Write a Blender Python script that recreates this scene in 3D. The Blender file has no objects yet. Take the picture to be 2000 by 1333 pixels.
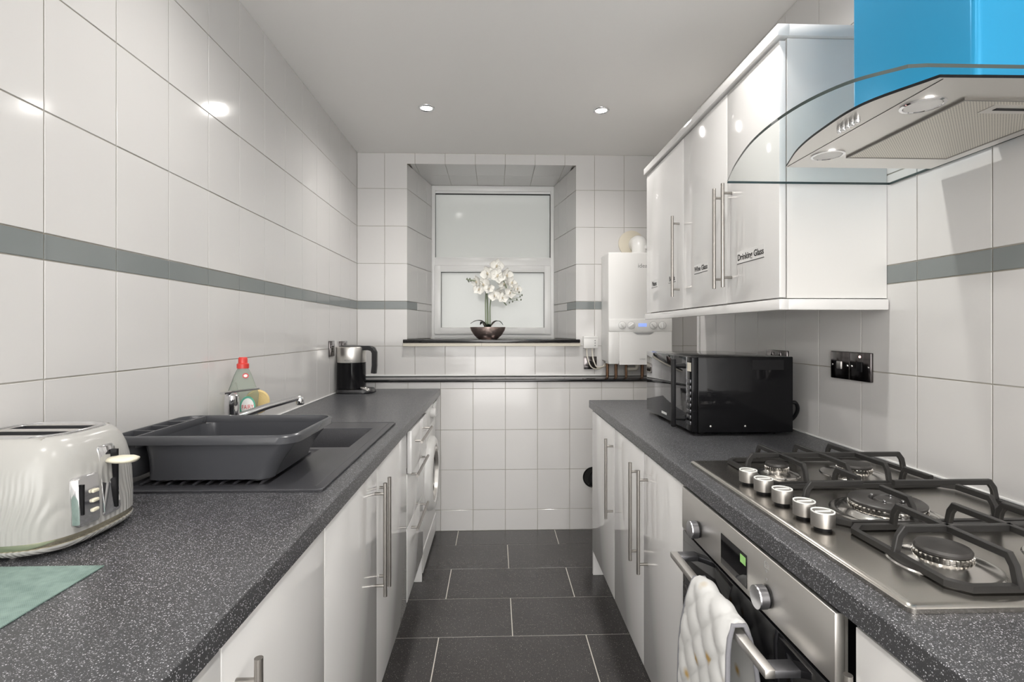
import bpy, bmesh, math, random
from mathutils import Vector, Matrix
random.seed(7)
S = bpy.context.scene
C = S.collection
PI = math.pi

# ------------------------------------------------------------------ camera, world, exposure
CAMZ = 1.2522
cam = bpy.data.cameras.new('camera')
cam.sensor_width = 36.0
cam.lens = 1008.2 * 36.0 / 2000.0
cam.shift_y = -19.85 / 2000.0
cam.clip_start = 0.02
camo = bpy.data.objects.new('camera', cam)
camo.location = (0, 0, CAMZ)
camo.rotation_euler = (PI / 2, 0, -0.0323)
C.objects.link(camo)
S.camera = camo

world = bpy.data.worlds.new('open_end_fill')  # uniform fill added through the open rear end; no hallway is built
S.world = world
world.use_nodes = True
bg = world.node_tree.nodes['Background']
bg.inputs[0].default_value = (1.0, 0.98, 0.955, 1)
bg.inputs[1].default_value = 4.3

S.view_settings.view_transform = 'Standard'
S.view_settings.look = 'None'
S.view_settings.gamma = 1.0
S.view_settings.use_curve_mapping = False
S.view_settings.exposure = 0.68
LAMP_W = 17.0

# ------------------------------------------------------------------ materials
M = {}
def mat(name, col, rough=0.4, metal=0.0, spec=0.5, coat=0.0, trans=0.0, emit=None, emit_s=0.0, ior=None):
    m = bpy.data.materials.new(name)
    m.use_nodes = True
    b = m.node_tree.nodes['Principled BSDF']
    b.inputs['Base Color'].default_value = (*col, 1)
    b.inputs['Roughness'].default_value = rough
    b.inputs['Metallic'].default_value = metal
    b.inputs['Specular IOR Level'].default_value = spec
    b.inputs['Coat Weight'].default_value = coat
    b.inputs['Coat Roughness'].default_value = 0.03
    b.inputs['Transmission Weight'].default_value = trans
    if ior: b.inputs['IOR'].default_value = ior
    if emit:
        b.inputs['Emission Color'].default_value = (*emit, 1)
        b.inputs['Emission Strength'].default_value = emit_s
    M[name] = m
    return m
def nt(name):
    t = M[name].node_tree
    return t, t.nodes, t.links, t.nodes['Principled BSDF']
def objcoord(n, l, scale=(1, 1, 1), rot=(0, 0, 0)):
    tc = n.new('ShaderNodeTexCoord'); mp = n.new('ShaderNodeMapping')
    mp.inputs['Scale'].default_value = scale
    mp.inputs['Rotation'].default_value = rot
    l.new(tc.outputs['Object'], mp.inputs['Vector'])
    return mp.outputs['Vector']
def noise_bump(name, scale, strength, dist=0.001, detail=2, cscale=(1, 1, 1)):
    t, n, l, b = nt(name)
    v = objcoord(n, l, cscale)
    no = n.new('ShaderNodeTexNoise'); no.inputs['Scale'].default_value = scale
    no.inputs['Detail'].default_value = detail
    l.new(v, no.inputs['Vector'])
    bu = n.new('ShaderNodeBump'); bu.inputs['Strength'].default_value = strength
    bu.inputs['Distance'].default_value = dist
    l.new(no.outputs['Fac'], bu.inputs['Height'])
    l.new(bu.outputs['Normal'], b.inputs['Normal'])
def noise_col(name, c0, c1, scale, detail=3, cscale=(1, 1, 1), lo=0.35, hi=0.65):
    t, n, l, b = nt(name)
    v = objcoord(n, l, cscale)
    no = n.new('ShaderNodeTexNoise'); no.inputs['Scale'].default_value = scale
    no.inputs['Detail'].default_value = detail
    l.new(v, no.inputs['Vector'])
    r = n.new('ShaderNodeValToRGB')
    r.color_ramp.elements[0].position = lo; r.color_ramp.elements[0].color = (*c0, 1)
    r.color_ramp.elements[1].position = hi; r.color_ramp.elements[1].color = (*c1, 1)
    l.new(no.outputs['Fac'], r.inputs['Fac'])
    l.new(r.outputs['Color'], b.inputs['Base Color'])
def speckle(name, base, base2, speck, layers, nscale=6):
    """dark stone / laminate with light flecks: layers = [(cells per metre, radius, share)]"""
    t, n, l, b = nt(name)
    v = objcoord(n, l)
    no = n.new('ShaderNodeTexNoise'); no.inputs['Scale'].default_value = nscale
    no.inputs['Detail'].default_value = 4
    l.new(v, no.inputs['Vector'])
    mx = n.new('ShaderNodeMix'); mx.data_type = 'RGBA'
    mx.inputs['A'].default_value = (*base, 1); mx.inputs['B'].default_value = (*base2, 1)
    l.new(no.outputs['Fac'], mx.inputs['Factor'])
    cur = mx.outputs['Result']
    for (sc, rad, share, k) in layers:
        vo = n.new('ShaderNodeTexVoronoi'); vo.inputs['Scale'].default_value = sc
        l.new(v, vo.inputs['Vector'])
        lt = n.new('ShaderNodeMath'); lt.operation = 'LESS_THAN'; lt.inputs[1].default_value = rad
        l.new(vo.outputs['Distance'], lt.inputs[0])
        sp = n.new('ShaderNodeSeparateColor'); l.new(vo.outputs['Color'], sp.inputs['Color'])
        l2 = n.new('ShaderNodeMath'); l2.operation = 'LESS_THAN'; l2.inputs[1].default_value = share
        l.new(sp.outputs['Red'], l2.inputs[0])
        mu = n.new('ShaderNodeMath'); mu.operation = 'MULTIPLY'
        l.new(lt.outputs[0], mu.inputs[0]); l.new(l2.outputs[0], mu.inputs[1])
        m2 = n.new('ShaderNodeMath'); m2.operation = 'MULTIPLY'; m2.inputs[1].default_value = k
        l.new(mu.outputs[0], m2.inputs[0])
        mm = n.new('ShaderNodeMix'); mm.data_type = 'RGBA'
        l.new(m2.outputs[0], mm.inputs['Factor']); l.new(cur, mm.inputs['A'])
        mm.inputs['B'].default_value = (*speck, 1)
        cur = mm.outputs['Result']
    l.new(cur, b.inputs['Base Color'])

mat('tile_white', (0.655, 0.645, 0.635), 0.10, spec=0.5); noise_bump('tile_white', 9, 0.25, 0.0016, 2, (1, 1, 0.5))
mat('tile_grey', (0.21, 0.23, 0.23), 0.10)
mat('tile_black', (0.012, 0.012, 0.013), 0.06)
mat('grout_wall', (0.50, 0.48, 0.44), 0.9); noise_col('grout_wall', (0.30, 0.28, 0.235), (0.46, 0.44, 0.40), 5)
mat('grout_floor', (0.60, 0.57, 0.52), 0.9)
mat('paint_white', (0.93, 0.915, 0.895), 0.7); noise_bump('paint_white', 60, 0.05, 0.001)
mat('tile_floor', (0.016, 0.015, 0.015), 0.22, spec=0.5)
speckle('tile_floor', (0.036, 0.034, 0.034), (0.060, 0.057, 0.057), (0.40, 0.36, 0.33),
        [(160, 0.17, 0.40, 0.9), (420, 0.25, 0.45, 0.40)])
mat('worktop', (0.05, 0.05, 0.055), 0.32, spec=0.45)
speckle('worktop', (0.034, 0.035, 0.038), (0.055, 0.056, 0.060), (0.66, 0.66, 0.70),
        [(340, 0.26, 0.45, 0.8), (620, 0.30, 0.45, 0.5), (200, 0.16, 0.40, 0.9)])
mat('gloss_white', (0.765, 0.758, 0.748), 0.07, spec=0.5, coat=0.3)
mat('satin_white', (0.78, 0.775, 0.76), 0.3)
mat('cream_white', (0.74, 0.70, 0.60), 0.35)
mat('upvc', (0.80, 0.80, 0.79), 0.25)
mat('frosted_glass', (0.50, 0.512, 0.497), 0.08, spec=0.35)
mat('steel', (0.74, 0.72, 0.69), 0.36, 1.0); noise_bump('steel', 40, 0.06, 0.0004, 2, (1, 40, 1))
mat('steel_hob', (0.50, 0.475, 0.44), 0.24, 1.0); noise_bump('steel_hob', 40, 0.05, 0.0004, 2, (40, 1, 1))
mat('steel_bright', (0.66, 0.64, 0.61), 0.16, 1.0)
mat('steel_handle', (0.40, 0.38, 0.355), 0.34, 1.0)
mat('chrome', (0.80, 0.80, 0.81), 0.06, 1.0)
mat('black_nickel', (0.13, 0.12, 0.12), 0.14, 1.0)
mat('gold', (0.72, 0.66, 0.50), 0.15, 1.0)
mat('rose_gold', (0.88, 0.70, 0.64), 0.22, 1.0)
mat('copper', (0.20, 0.115, 0.07), 0.4, 0.8)
mat('aluminium', (0.36, 0.345, 0.325), 0.40, 1.0)
mat('black_gloss', (0.008, 0.008, 0.009), 0.06, spec=0.14)
mat('black_mirror', (0.17, 0.17, 0.175), 0.04, 1.0)
mat('black_glass', (0.006, 0.006, 0.007), 0.03, spec=0.5)
mat('black_matt', (0.008, 0.008, 0.009), 0.45, spec=0.2)
mat('black_plastic', (0.018, 0.018, 0.020), 0.28)
mat('cast_iron', (0.022, 0.021, 0.020), 0.42); noise_bump('cast_iron', 300, 0.15, 0.0006)
mat('burner_cap', (0.045, 0.042, 0.040), 0.38)
mat('sink_stone', (0.045, 0.045, 0.050), 0.34); speckle('sink_stone', (0.032, 0.032, 0.037), (0.050, 0.050, 0.056), (0.12, 0.12, 0.13), [(500, 0.3, 0.4, 0.6)])
mat('basin_plastic', (0.062, 0.064, 0.071), 0.24)
mat('dark_hole', (0.01, 0.01, 0.01), 0.8)
mat('carcass_white', (0.74, 0.73, 0.71), 0.4)
mat('red_plastic', (0.62, 0.05, 0.04), 0.3)
mat('green_liquid', (0.66, 0.72, 0.66), 0.06, trans=0.82, ior=1.12)
mat('label_white', (0.85, 0.86, 0.84), 0.4)
mat('label_green', (0.10, 0.42, 0.30), 0.4)
mat('print_red', (0.62, 0.06, 0.07), 0.5)
mat('print_black', (0.02, 0.02, 0.02), 0.5)
mat('print_grey', (0.30, 0.30, 0.30), 0.5)
mat('sponge', (0.78, 0.60, 0.28), 0.9); noise_bump('sponge', 220, 0.6, 0.002)
mat('teal_mat', (0.16, 0.32, 0.27), 0.75)
mat('petal', (0.86, 0.85, 0.80), 0.55)
mat('petal_heart', (0.62, 0.55, 0.42), 0.6)
mat('stem_green', (0.24, 0.29, 0.19), 0.5)
mat('leaf_dark', (0.018, 0.028, 0.018), 0.3)
mat('bud', (0.16, 0.18, 0.13), 0.5)
mat('cloth', (0.74, 0.74, 0.73), 0.9)
mat('piping', (0.22, 0.22, 0.24), 0.9)
mat('screen_green', (0.25, 0.5, 0.15), 0.4, emit=(0.45, 0.75, 0.28), emit_s=0.12)
mat('screen_blue', (0.25, 0.35, 0.8), 0.4, emit=(0.30, 0.42, 1.0), emit_s=0.4)
mat('neon_red', (0.8, 0.3, 0.3), 0.4, emit=(1.0, 0.55, 0.5), emit_s=6.0)
mat('lamp_glow', (1, 1, 1), 0.4, emit=(1.0, 0.97, 0.92), emit_s=14.0)
mat('lens_frost', (0.82, 0.81, 0.79), 0.25)
mat('filter_mesh', (0.62, 0.59, 0.53), 0.4, 0.6)
mat('blue_film', (0.025, 0.27, 0.50), 0.25, 0.15, spec=0.25)
mat('flue_cream', (0.66, 0.61, 0.50), 0.5)
mat('steel_dial', (0.66, 0.66, 0.68), 0.25, 1.0)
mat('knob_dark', (0.16, 0.16, 0.17), 0.3, 0.8)
mat('knob_beige', (0.74, 0.70, 0.56), 0.35)
mat('edge_glass', (0.05, 0.065, 0.062), 0.08)
mat('toaster_cream', (0.41, 0.405, 0.388), 0.22, spec=0.35)
mat('wire_white', (0.72, 0.68, 0.60), 0.4)

# clear pane of the hood: see-through sheet with a mirror-like skin
def clear_glass():
    m = bpy.data.materials.new('clear_glass'); m.use_nodes = True
    n, l = m.node_tree.nodes, m.node_tree.links
    n.remove(n['Principled BSDF']); out = n['Material Output']
    tr = n.new('ShaderNodeBsdfTransparent'); tr.inputs[0].default_value = (0.965, 0.98, 0.975, 1)
    gl = n.new('ShaderNodeBsdfGlossy'); gl.inputs['Roughness'].default_value = 0.02
    fr = n.new('ShaderNodeFresnel'); fr.inputs['IOR'].default_value = 1.22
    mx = n.new('ShaderNodeMixShader')
    ge = n.new('ShaderNodeNewGeometry'); fb = n.new('ShaderNodeMath'); fb.operation = 'SUBTRACT'; fb.inputs[0].default_value = 1.0
    l.new(ge.outputs['Backfacing'], fb.inputs[1])
    mu = n.new('ShaderNodeMath'); mu.operation = 'MULTIPLY'; l.new(fr.outputs[0], mu.inputs[0]); l.new(fb.outputs[0], mu.inputs[1])
    l.new(mu.outputs[0], mx.inputs[0]); l.new(tr.outputs[0], mx.inputs[1]); l.new(gl.outputs[0], mx.inputs[2])
    l.new(mx.outputs[0], out.inputs['Surface'])
    M['clear_glass'] = m
clear_glass()

# frosted panes: mostly diffuse, let the outside light glow through
def frosted():
    t, n, l, b = nt('frosted_glass')
    tr = n.new('ShaderNodeBsdfTranslucent'); tr.inputs[0].default_value = (0.50, 0.52, 0.505, 1)
    mx = n.new('ShaderNodeMixShader'); mx.inputs[0].default_value = 0.06
    l.new(b.outputs[0], mx.inputs[1]); l.new(tr.outputs[0], mx.inputs[2])
    l.new(mx.outputs[0], n['Material Output'].inputs['Surface'])
frosted()

# filter of the hood: fine perforated aluminium
def filter_nodes():
    t, n, l, b = nt('filter_mesh')
    v = objcoord(n, l, (1, 1, 1), (0, 0, PI / 4))
    ch = n.new('ShaderNodeTexVoronoi'); ch.inputs['Scale'].default_value = 260; ch.inputs['Randomness'].default_value = 0
    l.new(v, ch.inputs['Vector'])
    r = n.new('ShaderNodeValToRGB')
    r.color_ramp.elements[0].position = 0.25; r.color_ramp.elements[0].color = (0.30, 0.28, 0.25, 1)
    r.color_ramp.elements[1].position = 0.45; r.color_ramp.elements[1].color = (0.74, 0.71, 0.64, 1)
    l.new(ch.outputs['Distance'], r.inputs['Fac']); l.new(r.outputs['Color'], b.inputs['Base Color'])
filter_nodes()

# woven placemat
def mat_nodes():
    t, n, l, b = nt('teal_mat')
    tc = n.new('ShaderNodeTexCoord')
    wa = n.new('ShaderNodeTexWave'); wa.inputs['Scale'].default_value = 120; wa.bands_direction = 'X'
    wb = n.new('ShaderNodeTexWave'); wb.inputs['Scale'].default_value = 120; wb.bands_direction = 'Y'
    for w in (wa, wb): l.new(tc.outputs['Object'], w.inputs['Vector'])
    mu = n.new('ShaderNodeMath'); mu.operation = 'MULTIPLY'
    l.new(wa.outputs['Fac'], mu.inputs[0]); l.new(wb.outputs['Fac'], mu.inputs[1])
    no = n.new('ShaderNodeTexNoise'); no.inputs['Scale'].default_value = 60
    l.new(tc.outputs['Object'], no.inputs['Vector'])
    ad = n.new('ShaderNodeMath'); ad.operation = 'ADD'; l.new(mu.outputs[0], ad.inputs[0]); l.new(no.outputs['Fac'], ad.inputs[1])
    r = n.new('ShaderNodeValToRGB')
    r.color_ramp.elements[0].position = 0.35; r.color_ramp.elements[0].color = (0.12, 0.185, 0.165, 1)
    r.color_ramp.elements[1].position = 1.1; r.color_ramp.elements[1].color = (0.25, 0.345, 0.31, 1)
    l.new(ad.outputs[0], r.inputs['Fac']); l.new(r.outputs['Color'], b.inputs['Base Color'])
    bu = n.new('ShaderNodeBump'); bu.inputs['Strength'].default_value = 0.4; bu.inputs['Distance'].default_value = 0.001
    l.new(mu.outputs[0], bu.inputs['Height']); l.new(bu.outputs['Normal'], b.inputs['Normal'])
mat_nodes()

# printed gold-grey motif on the quilted glove
def cloth_nodes():
    t, n, l, b = nt('cloth')
    v = objcoord(n, l)
    vo = n.new('ShaderNodeTexVoronoi'); vo.inputs['Scale'].default_value = 15
    l.new(v, vo.inputs['Vector'])
    r = n.new('ShaderNodeValToRGB'); e = r.color_ramp.elements
    e[0].position = 0.07; e[0].color = (0.46, 0.30, 0.10, 1)
    e[1].position = 0.22; e[1].color = (0.60, 0.60, 0.59, 1)
    x = e.new(0.14); x.color = (0.52, 0.47, 0.39, 1)
    l.new(vo.outputs['Distance'], r.inputs['Fac']); l.new(r.outputs['Color'], b.inputs['Base Color'])
cloth_nodes()

# wavy pressed ribs low on the toaster shell
def toaster_nodes():
    t, n, l, b = nt('toaster_cream')
    tc = n.new('ShaderNodeTexCoord'); sx = n.new('ShaderNodeSeparateXYZ'); l.new(tc.outputs['Object'], sx.inputs[0])
    def mth(op, a, bb):
        k = n.new('ShaderNodeMath'); k.operation = op
        for i, q in enumerate((a, bb)):
            if q is None: continue
            if isinstance(q, (int, float)): k.inputs[i].default_value = q
            else: l.new(q, k.inputs[i])
        return k.outputs[0]
    s = mth('SINE', mth('MULTIPLY', sx.outputs['Z'], 48.0), None)
    ph = mth('ADD', mth('MULTIPLY', mth('SUBTRACT', sx.outputs['X'], mth('MULTIPLY', sx.outputs['Y'], 0.6)), 900.0), mth('MULTIPLY', s, 3.5))
    rib = mth('SINE', ph, None)
    mr = n.new('ShaderNodeMapRange'); mr.inputs[1].default_value = 0.085; mr.inputs[2].default_value = 0.145
    mr.inputs[3].default_value = 1.0; mr.inputs[4].default_value = 0.0
    l.new(sx.outputs['Z'], mr.inputs[0])
    h = mth('MULTIPLY', rib, mr.outputs[0])
    bu = n.new('ShaderNodeBump'); bu.inputs['Strength'].default_value = 0.5; bu.inputs['Distance'].default_value = 0.0012
    l.new(h, bu.inputs['Height']); l.new(bu.outputs['Normal'], b.inputs['Normal'])
toaster_nodes()

# ------------------------------------------------------------------ mesh building
class B:
    def __init__(s): s.v = []; s.f = []; s.mi = []; s.m = 0
    def add(s, vs, fs):
        o = len(s.v); s.v += [tuple(p) for p in vs]
        for f in fs: s.f.append(tuple(i + o for i in f)); s.mi.append(s.m)
        return s
    def mt(s, i): s.m = i; return s
    def box(s, x0, x1, y0, y1, z0, z1, bev=0.0, seg=2):
        if x0 > x1: x0, x1 = x1, x0
        if y0 > y1: y0, y1 = y1, y0
        if z0 > z1: z0, z1 = z1, z0
        if bev <= 0:
            return s.add([(x0,y0,z0),(x1,y0,z0),(x1,y1,z0),(x0,y1,z0),(x0,y0,z1),(x1,y0,z1),(x1,y1,z1),(x0,y1,z1)],
                [(3,2,1,0),(4,5,6,7),(0,1,5,4),(1,2,6,5),(2,3,7,6),(3,0,4,7)])
        bm = bmesh.new(); bmesh.ops.create_cube(bm, size=1)
        for v in bm.verts:
            v.co = Vector((x0+(v.co.x+.5)*(x1-x0), y0+(v.co.y+.5)*(y1-y0), z0+(v.co.z+.5)*(z1-z0)))
        bmesh.ops.bevel(bm, geom=bm.edges[:], offset=bev, segments=seg, affect='EDGES', profile=0.5)
        bm.verts.index_update()
        s.add([v.co[:] for v in bm.verts], [[v.index for v in f.verts] for f in bm.faces]); bm.free()
        return s
    def loft(s, rings, cap0=True, cap1=True, closed=True):
        n = len(rings[0]); vs = [p for r in rings for p in r]; fs = []
        for k in range(len(rings)-1):
            for i in range(n if closed else n-1):
                j = (i+1) % n
                fs.append((k*n+i, k*n+j, (k+1)*n+j, (k+1)*n+i))
        if cap0: fs.append(tuple(reversed(range(n))))
        if cap1: fs.append(tuple(range((len(rings)-1)*n, len(rings)*n)))
        return s.add(vs, fs)
    def lathe(s, prof, c=(0,0,0), ax='Z', n=28, cap0=True, cap1=True, sx=1.0, sy=1.0):
        rings = []
        for r, h in prof:
            ring = []
            for i in range(n):
                a = 2*PI*i/n; p, q = r*math.cos(a)*sx, r*math.sin(a)*sy
                if ax == 'Z': ring.append((c[0]+p, c[1]+q, c[2]+h))
                elif ax == 'X': ring.append((c[0]+h, c[1]+p, c[2]+q))
                else: ring.append((c[0]+q, c[1]+h, c[2]+p))
            rings.append(ring)
        return s.loft(rings, cap0, cap1)
    def tube(s, pts, r, n=10, cap=True):
        pts = [Vector(p) for p in pts]; m = len(pts); rs = r if isinstance(r, (list, tuple)) else [r]*m
        T = []
        for i in range(m):
            a = pts[max(i-1,0)]; b = pts[min(i+1,m-1)]; T.append((b-a).normalized())
        u = T[0].orthogonal().normalized(); rings = []
        for i in range(m):
            u = (u - T[i]*u.dot(T[i])).normalized(); w = T[i].cross(u)
            rings.append([tuple(pts[i] + (u*math.cos(2*PI*k/n) + w*math.sin(2*PI*k/n))*rs[i]) for k in range(n)])
        return s.loft(rings, cap, cap)
    def bar(s, pts, w, h, side):
        """rectangular bar swept along a path that lies in the plane square to `side`"""
        pts = [Vector(p) for p in pts]; side = Vector(side).normalized(); m = len(pts); rings = []
        for i in range(m):
            t0 = (pts[i]-pts[i-1]).normalized() if i else (pts[1]-pts[0]).normalized()
            t1 = (pts[i+1]-pts[i]).normalized() if i < m-1 else t0
            t = (t0+t1).normalized(); k = 1/max(0.5, t.dot(t0))
            nn = side.cross(t)*k
            a, b = side*w/2, nn*h/2
            ch = 0.25
            ring = [a*(1-ch)+b, a+b*(1-ch), a-b*(1-ch), a*(1-ch)-b, -a*(1-ch)-b, -a-b*(1-ch), -a+b*(1-ch), -a*(1-ch)+b]
            rings.append([tuple(pts[i]+q) for q in ring])
        return s.loft(rings)
    def prism(s, poly, ax, a0, a1):
        def P(p, a):
            return {'X': (a,p[0],p[1]), 'Y': (p[0],a,p[1]), 'Z': (p[0],p[1],a)}[ax]
        return s.loft([[P(p,a0) for p in poly],[P(p,a1) for p in poly]])
    def text(s, txt, size, mtx, bold=0.0):
        cu = bpy.data.curves.new('t', 'FONT'); cu.body = txt; cu.size = size; cu.resolution_u = 3
        cu.align_x = 'CENTER'; cu.align_y = 'CENTER'; cu.extrude = 0.0003; cu.offset = bold
        o = bpy.data.objects.new('t', cu); C.objects.link(o)
        dg = bpy.context.evaluated_depsgraph_get()
        me = bpy.data.meshes.new_from_object(o.evaluated_get(dg))
        s.add([mtx @ v.co for v in me.vertices], [list(p.vertices) for p in me.polygons])
        bpy.data.objects.remove(o); bpy.data.curves.remove(cu); bpy.data.meshes.remove(me)
        return s
    def move(s, mtx): s.v = [tuple(mtx @ Vector(p)) for p in s.v]; return s

def smooth(pts, n=5):
    """Catmull-Rom curve through 3-D points"""
    q = [Vector(p) for p in pts]; q = [2*q[0]-q[1]] + q + [2*q[-1]-q[-2]]; out = []
    for i in range(1, len(q)-2):
        for k in range(n):
            u = k/n; a, b, c, d = q[i-1:i+3]
            out.append(0.5*((2*b)+(c-a)*u+(2*a-5*b+4*c-d)*u*u+(3*b-a-3*c+d)*u**3))
    return [tuple(p) for p in out] + [tuple(q[-2])]
def rrect(x0, x1, y0, y1, r, z, n=5):
    out = []
    for cx, cy, a0 in ((x1-r,y1-r,0),(x0+r,y1-r,PI/2),(x0+r,y0+r,PI),(x1-r,y0+r,1.5*PI)):
        for i in range(n+1):
            a = a0 + PI/2*i/n; out.append((cx+r*math.cos(a), cy+r*math.sin(a), z))
    return out
def selli(cx, cy, a, b, z, e=3.2, n=56):
    out = []
    for i in range(n):
        t = 2*PI*i/n; c, q = math.cos(t), math.sin(t)
        out.append((cx+a*math.copysign(abs(c)**(2/e), c), cy+b*math.copysign(abs(q)**(2/e), q), z))
    return out

def root_of(o):
    while o.parent: o = o.parent
    return o
def obj(name, b, mats, parent=None, smooth=None, world=True):
    """one mesh object; shapes are written in room coordinates and stored relative to their thing's base"""
    me = bpy.data.meshes.new(name)
    if parent is not None and world:
        L = root_of(parent).location
        vs = [(p[0]-L[0], p[1]-L[1], p[2]-L[2]) for p in b.v]
    else: vs = b.v
    me.from_pydata(vs, [], b.f)
    if isinstance(mats, str): mats = [mats]
    for m in mats: me.materials.append(M[m])
    for p, i in zip(me.polygons, b.mi): p.material_index = i
    bm = bmesh.new(); bm.from_mesh(me); bmesh.ops.recalc_face_normals(bm, faces=bm.faces[:]); bm.to_mesh(me); bm.free()
    me.update()
    if smooth:
        me.polygons.foreach_set('use_smooth', [True]*len(me.polygons))
        me.set_sharp_from_angle(angle=math.radians(smooth))
    o = bpy.data.objects.new(name, me); C.objects.link(o)
    if parent is not None: o.parent = parent
    return o
def tag(o, label, cat=None, group=None, kind=None):
    if label: o['label'] = label
    if cat: o['category'] = cat
    if group: o['group'] = group
    if kind: o['kind'] = kind
    return o
def thing(name, label, cat, loc=(0,0,0), group=None):
    o = bpy.data.objects.new(name, None); C.objects.link(o); o.location = loc; o.empty_display_size = 0.05
    return tag(o, label, cat, group)
def struct(name, b, m, label, smooth=None):
    return tag(obj(name, b, m, None, smooth), label, None, None, 'structure')

# ------------------------------------------------------------------ room shell
XL, XR, XA = -0.9255, 1.0896, 1.46      # left wall, right wall, alcove's right wall
YU, YL, YR = 3.491, 3.2386, -2.40       # upper back wall, lower boxed-out back wall, end behind the camera, left open to let fill light in
ZC, ZW = 2.449, 0.8907                  # ceiling, worktop
YA = 2.745                              # the right wall stops here and the alcove begins
NX0, NX1, NZ1, NXI0, NXI1, YN = -0.593, 0.548, 2.3765, -0.491, 0.456, 4.0   # window niche
TD = 0.002                              # tile faces stand this proud of the grout

floor = struct('floor', B().box(-1.0, 1.6, YR, 3.6, -0.10, -TD), 'grout_floor', 'black speckled tiled floor with pale grout between the units')
ceiling = struct('ceiling', B().box(-1.1, 1.7, YR, 3.62, ZC, ZC+0.1), 'paint_white', 'plain off-white painted ceiling with recessed lights')
wl = struct('wall_left', B().box(XL-0.1, XL-TD, YR, YU+0.12, 0, ZC), 'grout_wall', 'white tiled wall behind the sink worktop')
wr = struct('wall_right', B().box(XR+TD, XR+0.1, YR, YA-0.004, 0, ZC), 'grout_wall', 'white tiled wall behind the hob and wall cabinets')
wa_ = struct('wall_alcove', B().box(XA, XA+0.1, YA-0.1, YU+0.1, 0, ZC), 'paint_white', 'short alcove wall beyond the boiler')
tag(obj('return_face', B().box(XR+0.1, XA+0.1, YA-0.1, YA-0.004, 0, ZC), 'paint_white', wa_), None)
b = B()
b.box(XL-0.1, NX0-TD, YU+TD, YU+0.12, 0, ZC); b.box(NX1+TD, XA+0.1, YU+TD, YU+0.12, 0, ZC)
b.box(NX0-TD, NX1+TD, YU+TD, YU+0.12, NZ1+TD, ZC); b.box(NX0-TD, NX1+TD, YU+TD, YU+0.12, 0, 1.150)
# reveals of the deep niche
b.loft([[(NX0-TD,YU+TD,1.15),(NXI0-TD,YN+0.08,1.15),(NXI0-0.1,YN+0.08,1.15),(NX0-0.1,YU+0.12,1.15)],
        [(NX0-TD,YU+TD,NZ1+TD),(NXI0-TD,YN+0.08,NZ1+TD),(NXI0-0.1,YN+0.08,NZ1+TD),(NX0-0.1,YU+0.12,NZ1+TD)]])
b.loft([[(NX1+TD,YU+TD,1.15),(NXI1+TD,YN+0.08,1.15),(NXI1+0.1,YN+0.08,1.15),(NX1+0.1,YU+0.12,1.15)],
        [(NX1+TD,YU+TD,NZ1+TD),(NXI1+TD,YN+0.08,NZ1+TD),(NXI1+0.1,YN+0.08,NZ1+TD),(NX1+0.1,YU+0.12,NZ1+TD)]])
b.box(NX0-0.1, NX1+0.1, YU+0.05, YN+0.1, NZ1+TD, NZ1+0.1)
b.box(NX0-0.1, NX1+0.1, YU+0.05, YN+0.1, 1.05, 1.15)
wb = struct('wall_back', b, 'grout_wall', 'white tiled back wall around the deep window niche')
wlow = struct('wall_back_lower', B().box(XL-TD, XA, YL+TD, YU+TD, 0, 0.932), 'grout_wall', 'boxed-out lower back wall of white tiles under the black ledge')
# ---- wall tiles: shared meshes, one object each
_tc = {}
def tile_mesh(w, h, g=(1,1,1,1), mname='tile_white', d=TD):
    key = (round(w,4), round(h,4), g, mname, d)
    if key in _tc: return _tc[key]
    G = 0.0021 if mname == 'tile_floor' else 0.0014; c = 0.0008
    x0, x1, y0, y1 = -w/2+G*g[0], w/2-G*g[1], -h/2+G*g[2], h/2-G*g[3]
    i0, i1, j0, j1 = x0+c*g[0], x1-c*g[1], y0+c*g[2], y1-c*g[3]
    zb, zm, zt = -d*0.9, -d*0.45, 0
    vs = [(x0,y0,zb),(x1,y0,zb),(x1,y1,zb),(x0,y1,zb),(x0,y0,zm),(x1,y0,zm),(x1,y1,zm),(x0,y1,zm),(i0,j0,zt),(i1,j0,zt),(i1,j1,zt),(i0,j1,zt)]
    fs = [(8,9,10,11)]
    for a, bb in ((0,4),(4,8)):
        for i in range(4): fs.append((a+i, a+(i+1)%4, bb+(i+1)%4, bb+i))
    me = bpy.data.meshes.new('tile'); me.from_pydata(vs, [], fs); me.materials.append(M[mname]); me.update()
    _tc[key] = me
    return me
def put_tile(wall, O, u, v, u0, u1, v0, v1, mname='tile_white', g=(1,1,1,1), tilt=0.0012, name='tile', d=TD):
    """rectangle u0..u1, v0..v1 on the plane through O spanned by unit vectors u, v"""
    if u1-u0 < 0.008 or v1-v0 < 0.008: return
    O, u, v = Vector(O), Vector(u), Vector(v); n = u.cross(v)
    o = bpy.data.objects.new(name, tile_mesh(u1-u0, v1-v0, g, mname, d)); C.objects.link(o); o.parent = wall
    ctr = O + u*(u0+u1)/2 + v*(v0+v1)/2
    R = Matrix((u, v, n)).transposed().to_4x4()
    T = Matrix.Rotation(random.uniform(-tilt,tilt), 4, 'X') @ Matrix.Rotation(random.uniform(-tilt,tilt), 4, 'Y')
    o.matrix_basis = Matrix.Translation(ctr) @ R @ T
    return o
def edges(a0, step, lo, hi):
    k = math.floor((lo-a0)/step); e = []
    while a0+k*step < hi:
        x = a0+k*step
        if x > lo+0.006 and x < hi-0.006: e.append(x)
        k += 1
    return [lo] + e + [hi]
P = 0.2025
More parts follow.
